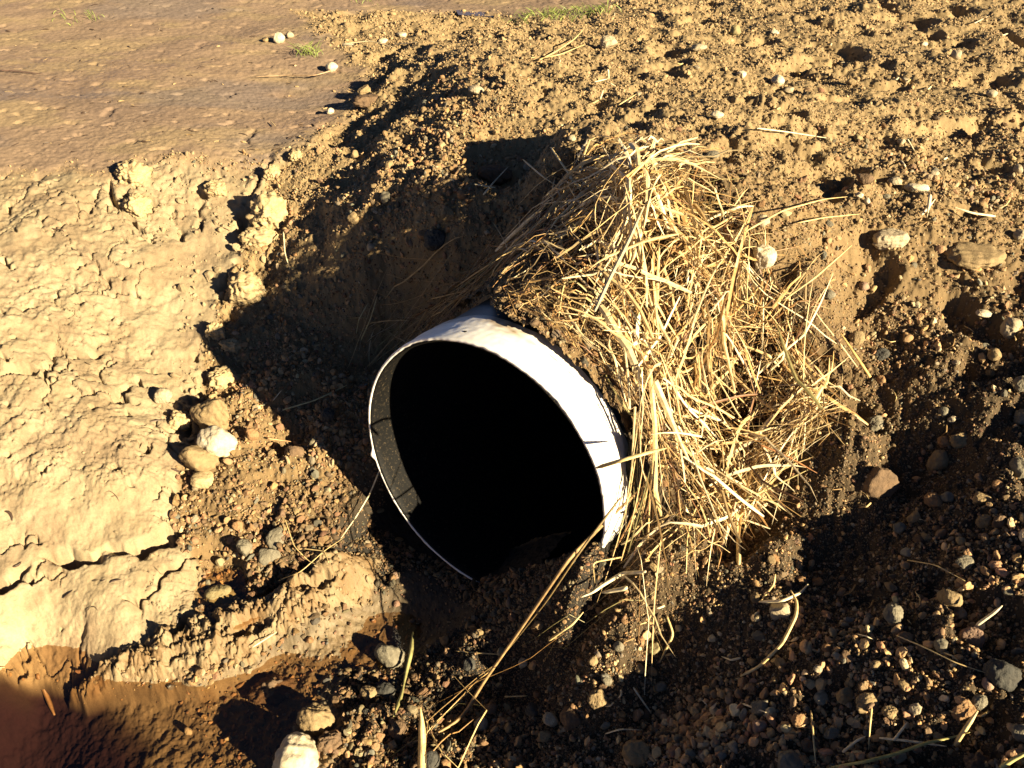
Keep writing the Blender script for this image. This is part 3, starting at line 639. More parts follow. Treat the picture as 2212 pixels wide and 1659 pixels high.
def scatter(name, x, y, rad, cols, emb=.3, seed=1, mat=None, asp=None):
    r_ = np.random.default_rng(seed); z = ground(x, y); p = np.stack([x, y, z + rad * (1 - 2 * emb) * .8], 1)
    _, dep = in_view(p); px = rad * F / dep * .463; lod = np.where(px > 4.0, 2, np.where(px > 1.5, 1, 0))
    VV, FF, CC = [], [], []; off = 0; which = r_.integers(0, 14, len(x))
    q = r_.normal(size=(len(x), 4)); q /= np.linalg.norm(q, axis=1)[:, None]
    qw, qx, qy, qz = q.T
    RM = np.stack([1 - 2 * (qy * qy + qz * qz), 2 * (qx * qy - qz * qw), 2 * (qx * qz + qy * qw), 2 * (qx * qy + qz * qw), 1 - 2 * (qx * qx + qz * qz), 2 * (qy * qz - qx * qw), 2 * (qx * qz - qy * qw), 2 * (qy * qz + qx * qw), 1 - 2 * (qx * qx + qy * qy)], 1).reshape(-1, 3, 3)
    for L0 in (0, 1, 2):
        for k in range(14):
            m = (lod == L0) & (which == k)
            if not m.any(): continue
            T, Fc = TEMP[L0][k]; nv = len(T); c = int(m.sum())
            v = np.einsum('nij,vj->nvi', RM[m], T) * rad[m][:, None, None] + p[m][:, None, :]
            VV.append(v.reshape(-1, 3)); FF.append((Fc[None] + (off + np.arange(c) * nv)[:, None, None]).reshape(-1, 3)); off += c * nv
            CC.append(np.repeat(cols[m], nv, 0))
    return mesh_np(name, np.concatenate(VV), np.concatenate(FF), mat, False, np.concatenate(CC))
PAL = np.array([(.30, .205, .11), (.24, .155, .08), (.33, .20, .10), (.18, .15, .11), (.13, .125, .10), (.38, .31, .20), (.26, .15, .09), (.15, .10, .06), (.30, .24, .15)])
def pal(nn, seed, probs, gain=1.):
    r_ = np.random.default_rng(seed); pr = np.array(probs, float); c = PAL[r_.choice(len(PAL), nn, p=pr / pr.sum())]
    return np.clip(c * r_.uniform(.7, 1.25, (nn, 1)) * r_.uniform(.95, 1.05, (nn, 3)) * gain, 0, .9)
M_grav = attr_mat('gravel', lo=.75, hi=1.2, scale=220, bump=.35, bdist=.001, rough=.8, spec=.3, sc2=60)
# coarse gravel: right bank, fan and the slope left of the pipe
def w_gravel(x, y):
    s_ = gsample(A_soil, x, y); t, u = pax(x, y)
    rb = sstep(x, -.2, .2) * (1 - sstep(y - .35 * np.maximum(x, 0), 1.6, 2.4)); lf = 1.8 * (1 - sstep(x, -.1, .15)) * (1 - sstep(y, 2.6, 3.4)) * (1 - sstep(-u, 1.4, 1.7))
    return np.clip(s_ * (np.maximum(rb, lf * .9) + .02), 0, 1) * (.35 + .65 * sstep(perlin(x * 6, y * 6) + .3, -.2, .5)) * ~inpipe(x, y)
x, y = sample(150000, 21, w_gravel); x2, y2 = sample(70000, 26, lambda x, y: w_gravel(x, y) * (x < .1), r0=1.0, r1=2.7); x, y = np.append(x, x2), np.append(y, y2); r_ = np.random.default_rng(22); big_ = (.72 + .6 * sstep(perlin(x * 2.6, y * 2.6 + 4), -.3, .4)) * (1 - .42 * sstep(y, .95, 1.15) * (1 - sstep(x, .75, 1.1)) * sstep(x, -.2, .1)); rad = np.clip(.0029 * big_ * (1 - .1 * (x < -.1)) * np.exp(.66 * r_.normal(size=len(x))), .0011, .0125)
cols = pal(len(x), 23, [6, 4, 3, 1.3, 1.2, 1, 2, 3, 2]); lit_right = (sstep(x, -.35, 0) * (1 - sstep(y, 1.4, 2.2)))[:, None]; t_, u_ = pax(x, y); mouth_shade = (sstep(np.abs(u_ + .05), .5, .25) * sstep(t_, -.6, -.3))[:, None]; cols = cols * (1 + .25 * lit_right) * (1 - .5 * mouth_shade) * np.array([[1.04, 1, .92]]); tag(scatter('gravel', x, y, rad, cols, .18, 24, M_grav), kind='stuff')  # gravel lightened at lower right as if sunlit, darkened round the mouth as shade
# fine crumbs over all loose soil
def w_crumb(x, y): return np.clip(gsample(A_soil, x, y), 0, 1) * (.45 + .55 * sstep(perlin(x * 5 + 3, y * 5), -.3, .4)) * ~inpipe(x, y)
x, y = sample(190000, 31, w_crumb, r1=6.2); x2, y2 = sample(150000, 36, lambda x, y: w_crumb(x, y) * sstep(y, 1.5, 2.2), r0=1.6, r1=6.2); x3, y3 = sample(150000, 37, lambda x, y: np.clip(gsample(A_soil, x, y), 0, 1) * sstep(x, -.3, 0) * ~inpipe(x, y), r0=.9, r1=1.9); x, y = np.concatenate([x, x2, x3]), np.concatenate([y, y2, y3]); r_ = np.random.default_rng(32); dd = np.hypot(y, 1.1); rad = np.clip(.00095 * dd, .0011, .0055) * np.exp(.4 * r_.normal(size=len(x)))
sc_ = gsample(colr[..., 0], x, y)[:, None] * np.array([[1, .70, .36]]); x3, y3 = x, y; fm = sstep(y, 1.5, 2.4)[:, None]; cols = pal(len(x), 33, [5, 5, 3, 1.0, .7, 1.2, 2, 3, 3]) * (.5 - .35 * fm) + sc_ * (.6 + .45 * fm) * r_.uniform(.75, 1.25, (len(x), 1))
tag(scatter('soil_crumbs', x, y, rad, cols, .3, 34, M_grav), kind='stuff')
# pebbles in the stream bed and a few crumbs on clay
def w_bed(x, y): return np.clip(gsample(A_str, x, y) * .9 + gsample(A_rid, x, y) * .35 + gsample(A_clay, x, y) * .10 * sstep(perlin(x * 4, y * 4 + 9), 0, .4), 0, 1) * (gsample(Z, x, y) > -.055)
x, y = sample(26000, 41, w_bed, r1=3.2); r_ = np.random.default_rng(42); rad = np.clip(.0030 * np.exp(.5 * r_.normal(size=len(x))), .0012, .010)
cl = gsample(A_clay + A_rid, x, y)[:, None]; cols = pal(len(x), 43, [3, 3, 4, 1, 2, .5, 4, 3, 1], .75) * (1 - cl) + np.array([[.25, .19, .11]]) * cl
tag(scatter('stream_bed_pebbles', x, y, rad, cols, .38, 44, M_grav), kind='stuff')
# crumbled lumps along the broken rim of the clay bank and down the gully
CR = [(225,380),(300,345),(640,325),(600,430),(540,560),(480,700),(440,900),(400,1010),(340,880),(400,700),(360,560),(260,470)]; s_cr = up(poly_sdf(Xc, Yc, CR), 4)
x, y = sample(30000, 46, lambda x, y: sstep(gsample(s_cr, x, y), -.02, .03) * (.25 + .75 * sstep(perlin(x * 9, y * 9), -.1, .4)), r0=1.4, r1=3.4, ang=40); r_ = np.random.default_rng(47)
rad = np.clip(.0035 * np.exp(.75 * r_.normal(size=len(x))), .0015, .022); cols = np.array([[.27, .205, .12]]) * r_.uniform(.8, 1.15, (len(x), 1))
tag(scatter('clay_crumbs', x, y, rad, cols, .38, 48, M_grav), kind='stuff')
# the larger pebbles, one object each
COLN = ['tan', 'orange', 'grey', 'pale', 'brown', 'dark', 'pink']
ptm = {}
for c in COLN:
    for k in range(4):
        W_, F_ = rock(700 + k, 3, 10, 22, .09, (1, .82 - .05 * k, .6 + .05 * k)); o = mesh_np('pebble', W_, F_, SM[c], True, link=False); ptm[c, k] = o.data; bpy.data.objects.remove(o)
r_ = np.random.default_rng(55)
def w_mid(x, y):
    s_ = gsample(A_soil, x, y); return np.clip(s_ * (.15 + sstep(x, .0, .3) * (1 - sstep(y, 1.3, 2.3)) + .35 * (x < -.2)), 0, 1) * ~inpipe(x, y)
x, y = sample(9000, 56, w_mid, r0=.9, r1=5.); z = ground(x, y); ok, dd = in_view(np.stack([x, y, z], 1), -10); x, y, z, dd = x[ok], y[ok], z[ok], dd[ok]
hs = np.array([(p[0], p[1], p[2]) for p in stones] + [(c[0], c[1], c[2]) for c in clods], float)
d_ = y * cp + (CAMZ - z) * sp; ppx = W2 / 2 + F * x / d_; ppy = H2 / 2 - F * (y * sp - (CAMZ - z) * cp) / d_
free = ((np.hypot(ppx[:, None] - hs[:, 0], ppy[:, None] - hs[:, 1]) > hs[:, 2] * .75 + 12).all(1)) & ~((np.abs(ppx - 1100) < 240) & (ppy > 700) & (ppy < 1290))
sel = np.where(free)[0][:150]
REG = lambda px, py: ('right bank', 'of the right gravel bank') if px > 1450 and py > 800 else ('bottom', 'at the bottom in front of the pipe') if py > 1250 else ('slope', 'on the slope left of the pipe') if px < 1150 and py > 300 else ('field', 'on the crumbly soil behind the pipe')
for i in sel:
    c = COLN[r_.choice(7, p=[.34, .18, .16, .1, .1, .06, .06])]; s_ = float(r_.uniform(.006, .0125)) * (1 + .25 * (dd[i] > 2.5) * (dd[i] - 2.5))
    if y[i] > 2: c = 'pale' if c in ('grey', 'dark') else c
    o = bpy.data.objects.new('pebble', ptm[c, int(r_.integers(4))]); C.collection.objects.link(o); o.scale = (s_, s_, s_); o.rotation_euler = (r_.uniform(-.5, .5), r_.uniform(-.5, .5), r_.uniform(0, 6.28))
    o.location = (x[i], y[i], z[i] + s_ * .3); reg = REG(ppx[i], ppy[i])
    tag(o, 'small %s pebble loose among the gravel %s' % ({'dark': 'dark grey'}.get(c, c), reg[1]), 'pebble', '%s pebbles, %s' % (c, reg[0]))

# ------------------------------------------------------------ straw
def straw_mat():
    m, n, b, N, L = newmat('straw'); a = N.new('ShaderNodeVertexColor'); a.layer_name = 'Col'
    t = noise_node(N, L, 90, 4); mr = N.new('ShaderNodeMapRange'); mr.inputs['From Min'].default_value = .3; mr.inputs['From Max'].default_value = .7; mr.inputs['To Min'].default_value = .6; mr.inputs['To Max'].default_value = 1.2
    L.new(t.outputs['Fac'], mr.inputs['Value']); vm = N.new('ShaderNodeVectorMath'); vm.operation = 'SCALE'; L.new(a.outputs['Color'], vm.inputs[0]); L.new(mr.outputs[0], vm.inputs['Scale'])
    L.new(vm.outputs[0], b.inputs['Base Color']); b.inputs['Roughness'].default_value = .5; b.inputs['Specular IOR Level'].default_value = .35
    return m
M_straw = straw_mat()
def strand_mesh(paths, widths, cols, flat=.35, rolls=None, taper=None):
    """paths (n,k,3) -> one mesh of four-sided tapering blades"""
    n_s, k = paths.shape[:2]; T = np.gradient(paths, axis=1); T /= np.linalg.norm(T, axis=2)[..., None] + 1e-9
    rl = rng.uniform(0, np.pi, n_s) if rolls is None else rolls
    upv = np.array([0, 0, 1.]); S_ = np.cross(T, upv); S_ /= np.linalg.norm(S_, axis=2)[..., None] + 1e-6; B = np.cross(S_, T)
    c, s_ = np.cos(rl)[:, None, None], np.sin(rl)[:, None, None]; A1 = S_ * c + B * s_; A2 = -S_ * s_ + B * c
    tp_ = np.interp(np.linspace(0, 1, k), [0, .12, .7, 1], [.55, 1, .85, .12]) if taper is None else taper
    wv = widths[:, None, None] * tp_[None, :, None] * .5
    ring = np.stack([paths + A1 * wv, paths + A2 * wv * flat, paths - A1 * wv, paths - A2 * wv * flat], 2)   # n,k,4,3
    V = ring.reshape(-1, 3); base_i = (np.arange(n_s) * k * 4)[:, None, None, None] + (np.arange(k - 1) * 4)[None, :, None, None]
    j = np.arange(4); quad = np.stack([j, (j + 1) % 4, (j + 1) % 4 + 4, j + 4], 1)[None, None]; Fc = (base_i + quad).reshape(-1, 4)
    caps = (np.arange(n_s) * k * 4)[:, None]; Fc = np.concatenate([Fc, caps + np.array([[3, 2, 1, 0]]), caps + (k - 1) * 4 + np.array([[0, 1, 2, 3]])])
    return V, Fc, np.repeat(cols, k * 4, 0)
SCOL = np.array([(.58, .41, .19), (.64, .50, .27), (.44, .28, .11), (.32, .175, .065), (.72, .60, .38), (.17, .085, .04), (.26, .22, .09), (.50, .36, .17)])
def scol(nn, probs, r_):
    pr = np.array(probs, float); return np.clip(SCOL[r_.choice(8, nn, p=pr / pr.sum())] * r_.uniform(.8, 1.15, (nn, 1)), 0, .9)
def lay(cxy, ang, Ln, h0, bend, arch, r_, k=9, clear=.003):
    """strands lying on the ground: straight in plan with a bend, stiff in height"""
    s_ = np.linspace(-.5, .5, k)[None, :]; a = ang[:, None] + bend[:, None] * s_ ; kink = (r_.random(len(ang)) < .42)[:, None] * r_.uniform(-1.3, 1.3, len(ang))[:, None] * (s_ > r_.uniform(-.3, .3, len(ang))[:, None])
    a = a + kink; st = Ln[:, None] / (k - 1); x = np.cumsum(np.cos(a) * st, 1); y = np.cumsum(np.sin(a) * st, 1)
    x = x - x.mean(1)[:, None] + cxy[:, :1]; y = y - y.mean(1)[:, None] + cxy[:, 1:]
    gz = ground(x, y); lin = gz[:, :1] * (.5 - s_) + gz[:, -1:] * (.5 + s_); z = np.maximum(lin * .75 + gz * .25, gz) + h0[:, None] + arch[:, None] * (1 - 4 * s_ ** 2) * Ln[:, None]
    return np.stack([x, y, np.maximum(z, gz + clear)], 2)
def project(p):
    d = p[..., 1] * cp + (CAMZ - p[..., 2]) * sp; return W2 / 2 + F * p[..., 0] / d, H2 / 2 - F * (p[..., 1] * sp - (CAMZ - p[..., 2]) * cp) / d
def lift(x, y, h0):
    gz = ground(x, y); f_ = h0 / (CAMZ - gz); return x * (1 - f_), y * (1 - f_)
def holes(p, r_):
    u, v = project(p[:, p.shape[1] // 2]); m = np.zeros(len(u), bool)
    for a, b, c, d in [(1585, 800, 105, 120), (1235, 585, 105, 50), (1345, 970, 50, 120), (1465, 640, 45, 70), (1450, 900, 45, 100), (1490, 450, 55, 35), (1300, 720, 30, 70), (1620, 660, 50, 35), (1540, 990, 35, 50), (1180, 480, 40, 35), (1420, 560, 30, 60), (1240, 830, 30, 50), (1660, 880, 30, 60), (1500, 760, 40, 40), (1310, 600, 30, 40)]: m |= ((u - a) / c) ** 2 + ((v - b) / d) ** 2 < 1
    return m & (r_.random(len(u)) < .93)
def guide(pts, nn, spread, seed, h=(.0, .07), Lr=(.06, .26), wr=(.0015, .006), probs=(5, 4, 3, 1.5, 3, .6, .4, 4), jit=.45, archr=(0, .12)):
    r_ = np.random.default_rng(seed); q = np.array(pts, float); P_, _ = hit(q[:, 0], q[:, 1]); seg = np.hypot(*np.diff(P_[:, :2], axis=0).T); cs = np.append(0, np.cumsum(seg)); s_ = r_.uniform(0, cs[-1], nn)
    x = np.interp(s_, cs, P_[:, 0]); y = np.interp(s_, cs, P_[:, 1]); i = np.clip(np.searchsorted(cs, s_) - 1, 0, len(seg) - 1); d = np.diff(P_[:, :2], axis=0); an = np.arctan2(d[i, 1], d[i, 0])
    off = r_.normal(size=nn) * spread; x = x - np.sin(an) * off; y = y + np.cos(an) * off; an = an + r_.normal(size=nn) * jit + np.pi * (r_.random(nn) < .5)
    wv = np.exp(math.log(wr[0]) + (math.log(wr[1] * 1.25) - math.log(wr[0])) * r_.random(nn) ** 1.9); nn = len(wv)
    h0 = r_.uniform(*h, nn); x, y = lift(x, y, h0); p = lay(np.stack([x, y], 1), an, r_.uniform(*Lr, nn), h0, r_.normal(size=nn) * .38, r_.uniform(*archr, nn) * .6, r_)
    keep = ~holes(p, r_); p, wv, nn = p[keep], wv[keep], int(keep.sum())
    return p, wv, scol(nn, probs, r_)
def not_in_pipe(p):
    p = np.concatenate([p[:, :-1] * (1 - q) + p[:, 1:] * q for q in (0, .2, .4, .6, .8, 1)], 1); rel_ = p - PC; t = rel_ @ P_in; rd = np.sqrt(np.maximum((rel_ ** 2).sum(-1) - t * t, 0)); return ~(((rd < .318) & (t > -.3)).any(1))
def bundle(name, parts, label, cat):
    p = np.concatenate([a[0] for a in parts]); wv = np.concatenate([a[1] for a in parts]); c = np.concatenate([a[2] for a in parts]); ok = not_in_pipe(p)
    V, Fc, cc = strand_mesh(p[ok], wv[ok], c[ok]); return tag(mesh_np(name, V, Fc, M_straw, False, cc), label, cat)
def fill(poly, nn, seed, **kw):
    q = np.array(poly, float); r_ = np.random.default_rng(seed); out = []
    px = r_.uniform(q[:, 0].min(), q[:, 0].max(), nn * 3); py = r_.uniform(q[:, 1].min(), q[:, 1].max(), nn * 3); ins = np.zeros(len(px), bool)
    for i in range(len(q)):
        x1, y1 = q[i]; x2, y2 = q[(i + 1) % len(q)]; c = ((y1 > py) != (y2 > py)); ins ^= c & (px < (x2 - x1) * (py - y1) / (y2 - y1 + 1e-12) + x1)
    px, py = px[ins][:nn], py[ins][:nn]; P_, _ = hit(px, py); m = len(px); wr = kw.get('wr', (.0012, .005)); Lr = kw.get('Lr', (.05, .2))
    h0 = r_.uniform(*kw.get('h', (0, .05)), m); lx, ly = lift(P_[:, 0], P_[:, 1], h0); p = lay(np.stack([lx, ly], 1), r_.uniform(0, 2 * np.pi, m), r_.uniform(*Lr, m), h0, r_.normal(size=m) * .45, r_.uniform(0, .12, m), r_)
    return p, np.exp(r_.uniform(math.log(wr[0]), math.log(wr[1]), m)), scol(m, kw.get('probs', (3, 2, 4, 4, 1, 3, 1.5, 3)), r_)
hp = [fill(HEAP, 750, 101, h=(0, .03), wr=(.001, .006), probs=(2, .5, 4, 6, 0, 5, 2, 2)),  # lowest strands in dark browns, painting the shade deep in the heap
      fill(HEAP, 260, 100, h=(.02, .07), wr=(.0015, .009), Lr=(.06, .24), probs=(5, 4, 3, 3, 3, 1, 1, 4)),
      guide([(1370,310),(1355,480),(1375,680),(1400,850)], 161, .03, 102, h=(.05, .12), wr=(.002, .013), Lr=(.08, .34), probs=(5, 6, 2, .5, 6, 0, 0, 3), jit=0.57),
      guide([(1430,345),(1500,500),(1490,680),(1540,880),(1560,1050)], 110, .045, 103, h=(.03, .09), wr=(.002, .011), Lr=(.08, .28), jit=0.81),
      guide([(1170,410),(1290,440),(1400,500),(1500,590)], 93, .05, 104, h=(.03, .09), wr=(.002, .012), jit=1.08),
      guide([(1225,330),(1400,380),(1560,440),(1620,520)], 144, .04, 105, h=(.02, .09), wr=(.0015, .009), Lr=(.08, .26), jit=0.94),
      guide([(1540,590),(1650,650),(1730,715),(1748,820),(1715,910),(1650,990),(1590,1080)], 306, .024, 106, h=(.005, .06), wr=(.001, .005), Lr=(.06, .22), jit=0.61, probs=(6, 5, 3, 1.5, 4, 1.5, .3, 4)),
      guide([(1150,440),(1190,520),(1170,600),(1210,690)], 76, .03, 107, h=(.01, .06), jit=1.08),
      guide([(1120,630),(1220,715),(1290,810),(1340,920)], 178, .028, 108, h=(.0, .05), wr=(.001, .006), probs=(4, 2, 4, 4, 1, 3, .5, 3), jit=0.94),
      guide([(1340,820),(1375,950),(1385,1090)], 102, .03, 109, h=(.01, .07), wr=(.001, .006), jit=0.81),
      guide([(1430,830),(1510,930),(1560,1030),(1585,1120)], 102, .035, 110, h=(.01, .07), wr=(.002, .009), Lr=(.08, .26), jit=0.68),
      guide([(1480,500),(1540,560),(1620,600)], 68, .05, 111, h=(.02, .08), jit=1.20),
      guide([(1300,480),(1330,600),(1320,720)], 51, .04, 112, h=(.04, .09), wr=(.002, .010), jit=0.94)]
bundle('straw_heap', hp, 'tangled heap of dry golden straw draped over the bank on the pipe', 'straw')
tf = [guide([(960,645),(1010,605),(1080,560),(1150,500)], 110, .018, 121, h=(0, .03), wr=(.001, .004), probs=(3, 1, 4, 2, 1, 2, 4, 2)), guide([(800,760),(860,700),(930,640)], 60, .04, 122, h=(0, .02), wr=(.001, .004), probs=(3, 1, 3, 1, 1, 1, 4, 2))]
bundle('straw_tuft', tf, 'thin shaded greenish straw matted along the left side of the pipe', 'straw')
ft = [guide([(930,1580),(1050,1450),(1180,1330),(1300,1240),(1400,1180)], 34, .035, 131, h=(.004, .04), wr=(.0012, .004), Lr=(.12, .34), jit=.16, probs=(3, 1, 3, 1, 1, 1, 4, 2)), guide([(1330,1120),(1380,1230),(1400,1290)], 12, .04, 132, h=(0, .05), Lr=(.1, .25), jit=.5)]
bundle('straw_wisp', ft, 'loose wisp of shaded straw lying in front of the pipe mouth', 'straw')
def stalk(name, pts, wid, col, label, cat='straw', group=None, flat=.6, h=.004, taper=None, roll=.3):
    """pts: (px, py[, height above ground]) laid out on the ground and smoothed"""
    q = np.array([(p[0], p[1]) for p in pts], float); hh = np.array([p[2] if len(p) > 2 else h for p in pts]); P_, _ = hit(q[:, 0], q[:, 1]); P_ = P_.copy()
    cpos = np.array([0, 0, CAMZ]); dv = cpos - P_; dn = dv / np.linalg.norm(dv, axis=1)[:, None]; P_ = P_ + dn * (hh / dn[:, 2])[:, None]
    s0 = np.append(0, np.cumsum(np.linalg.norm(np.diff(P_, axis=0), axis=1))); k = max(8, 6 * len(pts)); s1 = np.linspace(0, s0[-1], k); path = np.stack([np.interp(s1, s0, P_[:, i]) for i in range(3)], 1)
    for _ in range(2): path[1:-1] = path[1:-1] * .5 + .25 * (path[2:] + path[:-2])
    tpv = np.interp(np.linspace(0, 1, k), [0, .08, .75, 1], [.6, 1, .8, .3]) if taper is None else np.interp(np.linspace(0, 1, k), np.linspace(0, 1, len(taper)), taper)
    V, Fc, cc = strand_mesh(path[None], np.array([wid]), np.array([col]), flat, np.array([roll]), tpv)
    return tag(mesh_np(name, V, Fc, M_straw, True, cc), label, cat, group)
GOLD, PALE, BRN, GRN, RED = (.62, .46, .21), (.74, .63, .40), (.30, .19, .08), (.27, .25, .10), (.33, .15, .06)
mm = .001
stalk('reed_stalk', [(1500,950,.10),(1310,1125,.12),(1230,1205,.10),(1110,1380,.06),(1040,1480,.03),(1000,1550,.015),(950,1582,.01),(890,1605,.008)], 8*mm, (.34, .22, .10), 'longest brown reed leaning across the front of the pipe mouth', 'reed', taper=[.3, .6, .9, 1, 1, .8, .9, .5])
stalk('reed_stalk', [(1340,1075,.12),(1250,1195,.09),(1180,1300,.05),(1100,1400,.02),(1050,1455,.01)], 5*mm, (.20, .14, .06), 'thinner dark stem alongside the upper half of the longest reed', 'reed')
stalk('reed_stalk', [(910,1670,.03),(912,1600,.05),(911,1560,.07),(908,1528,.08)], 16*mm, GOLD, 'short broad broken golden reed standing up at the bottom edge', 'reed', taper=[1, 1, .9, .15])
stalk('reed_stalk', [(892,1365,.03),(888,1410,.03),(878,1450,.02),(868,1500,.02),(850,1548,.03)], 10*mm, GRN, 'curved greenish leaf blade with a pale tip beside the wet grey stone', 'leaf', taper=[.3, 1, .9, .4, .9, .3])
stalk('straw_stalk', [(904,1516,.01),(930,1580,.01),(950,1620,.02),(990,1659,.02)], 4*mm, GOLD, 'thin straw running down to the bottom edge left of the notched stone')
stalk('straw_stalk', [(1600,1460,.01),(1640,1440,.015),(1690,1390,.02),(1720,1330,.03),(1722,1300,.03),(1708,1275,.02)], 8*mm, GOLD, 'long bent straw stalk curving down the right gravel bank')
stalk('straw_stalk', [(1640,1300,.01),(1690,1298,.03),(1730,1280,.03),(1745,1262,.03)], 9*mm, PALE, 'frayed pale straw lying over the pale speckled stone')
stalk('straw_stalk', [(1675,1240,.02),(1672,1262,.02),(1642,1300,.01)], 4*mm, GOLD, 'small hooked straw left of the pale speckled stone')
stalk('straw_stalk', [(1935,1372,.01),(2000,1400,.015),(2060,1430,.015),(2130,1454,.01)], 4*mm, GOLD, 'long thin straight stem left of the largest dark grey stone')
stalk('stem', [(1790,1659,.01),(1870,1645,.015),(1930,1630,.02),(2000,1605,.02),(2060,1592,.01),(2095,1582,.01)], 8*mm, (.36, .32, .11), 'long olive green stem crossing the bottom right corner', 'stem')
stalk('stem', [(2160,1659,.02),(2190,1640,.02),(2225,1622,.02)], 9*mm, (.42, .38, .15), 'olive stem cut by the bottom right corner of the picture', 'stem')
stalk('straw_stalk', [(1900,1594,.01),(1960,1600,.02),(2045,1612,.01)], 7*mm, PALE, 'pale straw crossing the olive stem')
stalk('straw_stalk', [(1885,1510,.0),(1880,1560,.03),(1876,1620,.02)], 4*mm, GOLD, 'thin upright straw below the tilted oblong stone')
stalk('straw_stalk', [(1752,1535,.02),(1757,1590,.03),(1762,1650,.02)], 4*mm, GOLD, 'thin straw standing in front of the orange bottom stone')
stalk('straw_stalk', [(2062,1610,.01),(2085,1575,.02),(2112,1535,.02)], 9*mm, GOLD, 'thick straw stub under the purple-grey stone')
stalk('straw_stalk', [(2110,1350,.02),(2145,1325,.03),(2165,1308,.03)], 8*mm, PALE, 'straw stub lying on the lumpy pink stone')
stalk('straw_stalk', [(1604,1520,.01),(1655,1539,.02)], 6*mm, PALE, 'short pale straw left of the round grey-tan stone')
stalk('straw_stalk', [(1820,1625,.01),(1850,1600,.02),(1870,1590,.02)], 6*mm, PALE, 'short straw crossing another above the olive stem')
stalk('straw_stalk', [(1930,1600,.02),(1960,1560,.01)], 5*mm, PALE, 'short straw above the middle of the olive stem')
stalk('straw_stalk', [(1960,1210,.01),(2020,1220,.015),(2085,1255,.01)], 4*mm, GOLD, 'thin kinked stem above the egg-shaped tan stone')
stalk('straw_stalk', [(1440,1330,.01),(1455,1370,.02),(1425,1430,.01)], 6*mm, GOLD, 'straw left of centre of the right gravel slope')
stalk('straw_stalk', [(1308,1585,.01),(1340,1575,.02),(1388,1577,.01)], 5*mm, PALE, 'small arched straw above the smooth tan oval stone')
stalk('straw_stalk', [(1368,1485,.01),(1407,1541,.01)], 6*mm, PALE, 'straight straw lying beside the grey-green pebble')
stalk('straw_stalk', [(1090,1505,.01),(1140,1503,.01)], 5*mm, GOLD, 'short level straw above the upright notched stone')
stalk('straw_stalk', [(985,1406,.01),(1040,1411,.01),(1085,1414,.01)], 5*mm, GOLD, 'straight level straw in shadow above the dark greenish stone')
stalk('straw_stalk', [(1185,1384,.04),(1215,1363,.05),(1235,1350,.05),(1260,1322,.05)], 9*mm, GOLD, 'broad lit straw blade in the shaded gravel right of the long reed')
stalk('straw_stalk', [(1395,1235,.03),(1345,1238,.04),(1300,1265,.05),(1280,1280,.05),(1255,1290,.04)], 9*mm, PALE, 'bent bright straw right of the pipe mouth')
stalk('straw_stalk', [(1355,1270,.03),(1300,1280,.04)], 11*mm, PALE, 'short bright broken straw under the bent one')
stalk('straw_stalk', [(1345,1203,.04),(1280,1215,.05),(1285,1260,.03)], 4*mm, GOLD, 'thin right-angled straw just right of the pipe mouth')
stalk('straw_stalk', [(1290,1010,.16),(1340,995,.17),(1400,978,.12),(1440,968,.10)], 13*mm, GOLD, 'thick golden straw lying across the white collar')
stalk('reed_stalk', [(1815,718,.02),(1850,770,.025),(1880,815,.02)], 11*mm, (.55, .36, .13), 'orange-gold reed stub alone right of the straw heap', 'reed', taper=[.3, .8, 1, .9])
stalk('reed_stalk', [(1640,960,.06),(1700,985,.04),(1765,1022,.01)], 7*mm, RED, 'reddish thin stem sticking out of the straw heap lower right', 'stem')
stalk('straw_stalk', [(1580,1090,.04),(1650,1060,.03),(1745,1015,.01)], 8*mm, (.42, .34, .14), 'dull stem leaning out below the reddish one')
stalk('straw_stalk', [(1596,1220,.01),(1594,1150,.04),(1590,1100,.06)], 9*mm, GOLD, 'straight straw hanging down lowest from the heap')
stalk('straw_stalk', [(1555,1195,.02),(1575,1130,.05),(1590,1080,.06)], 12*mm, (.55, .36, .2), 'broad pinkish straw next to the lowest hanging one')
stalk('straw_stalk', [(1690,650,.05),(1760,600,.05),(1800,565,.04),(1840,530,.05)], 7*mm, GOLD, 'long straw poking out of the heap toward the upper right')
stalk('straw_stalk', [(1610,500,.06),(1690,455,.03),(1780,430,.02),(1830,425,.02)], 7*mm, GOLD, 'long level straw reaching right from the top of the heap')
stalk('straw_stalk', [(1635,277,.012),(1700,285,.02),(1785,298,.012)], 8*mm, PALE, 'lone straight pale straw on the soil above the heap')
stalk('straw_stalk', [(1720,482,.01),(1780,470,.02),(1860,462,.01)], 6*mm, GOLD, 'straw on the soil right of the heap top')
stalk('straw_stalk', [(2150,467,.01),(2100,460,.02),(2060,447,.01)], 9*mm, PALE, 'pale straw at the right end of the scattered straws')
stalk('straw_stalk', [(2010,420,.03),(2006,450,.02),(2002,470,.01)], 9*mm, PALE, 'short upright pale straw by the long white-topped stone')
stalk('straw_stalk', [(1990,465,.01),(2020,430,.03)], 8*mm, PALE, 'pale straw crossing the short upright one')
stalk('straw_stalk', [(1960,300,.02),(1975,325,.01)], 8*mm, PALE, 'short steep white straw on the far right soil')
stalk('straw_stalk', [(1165,130,.01),(1200,112,.02),(1240,85,.04),(1262,62,.05)], 10*mm, GOLD, 'long straw rising up toward the blocky pale stone')
stalk('straw_stalk', [(1160,128,.01),(1210,118,.02),(1265,95,.03)], 8*mm, GOLD, 'straw lying beside the rising long one')
stalk('straw_stalk', [(1313,150,.05),(1315,172,.01)], 8*mm, PALE, 'upright short white straw below the blocky pale stone')
stalk('straw_stalk', [(1284,177,.01),(1314,170,.01)], 8*mm, PALE, 'flat short white straw touching the upright one')
stalk('straw_stalk', [(1296,215,.01),(1303,195,.03)], 8*mm, PALE, 'small tilted straw on bare soil behind the mound crest')
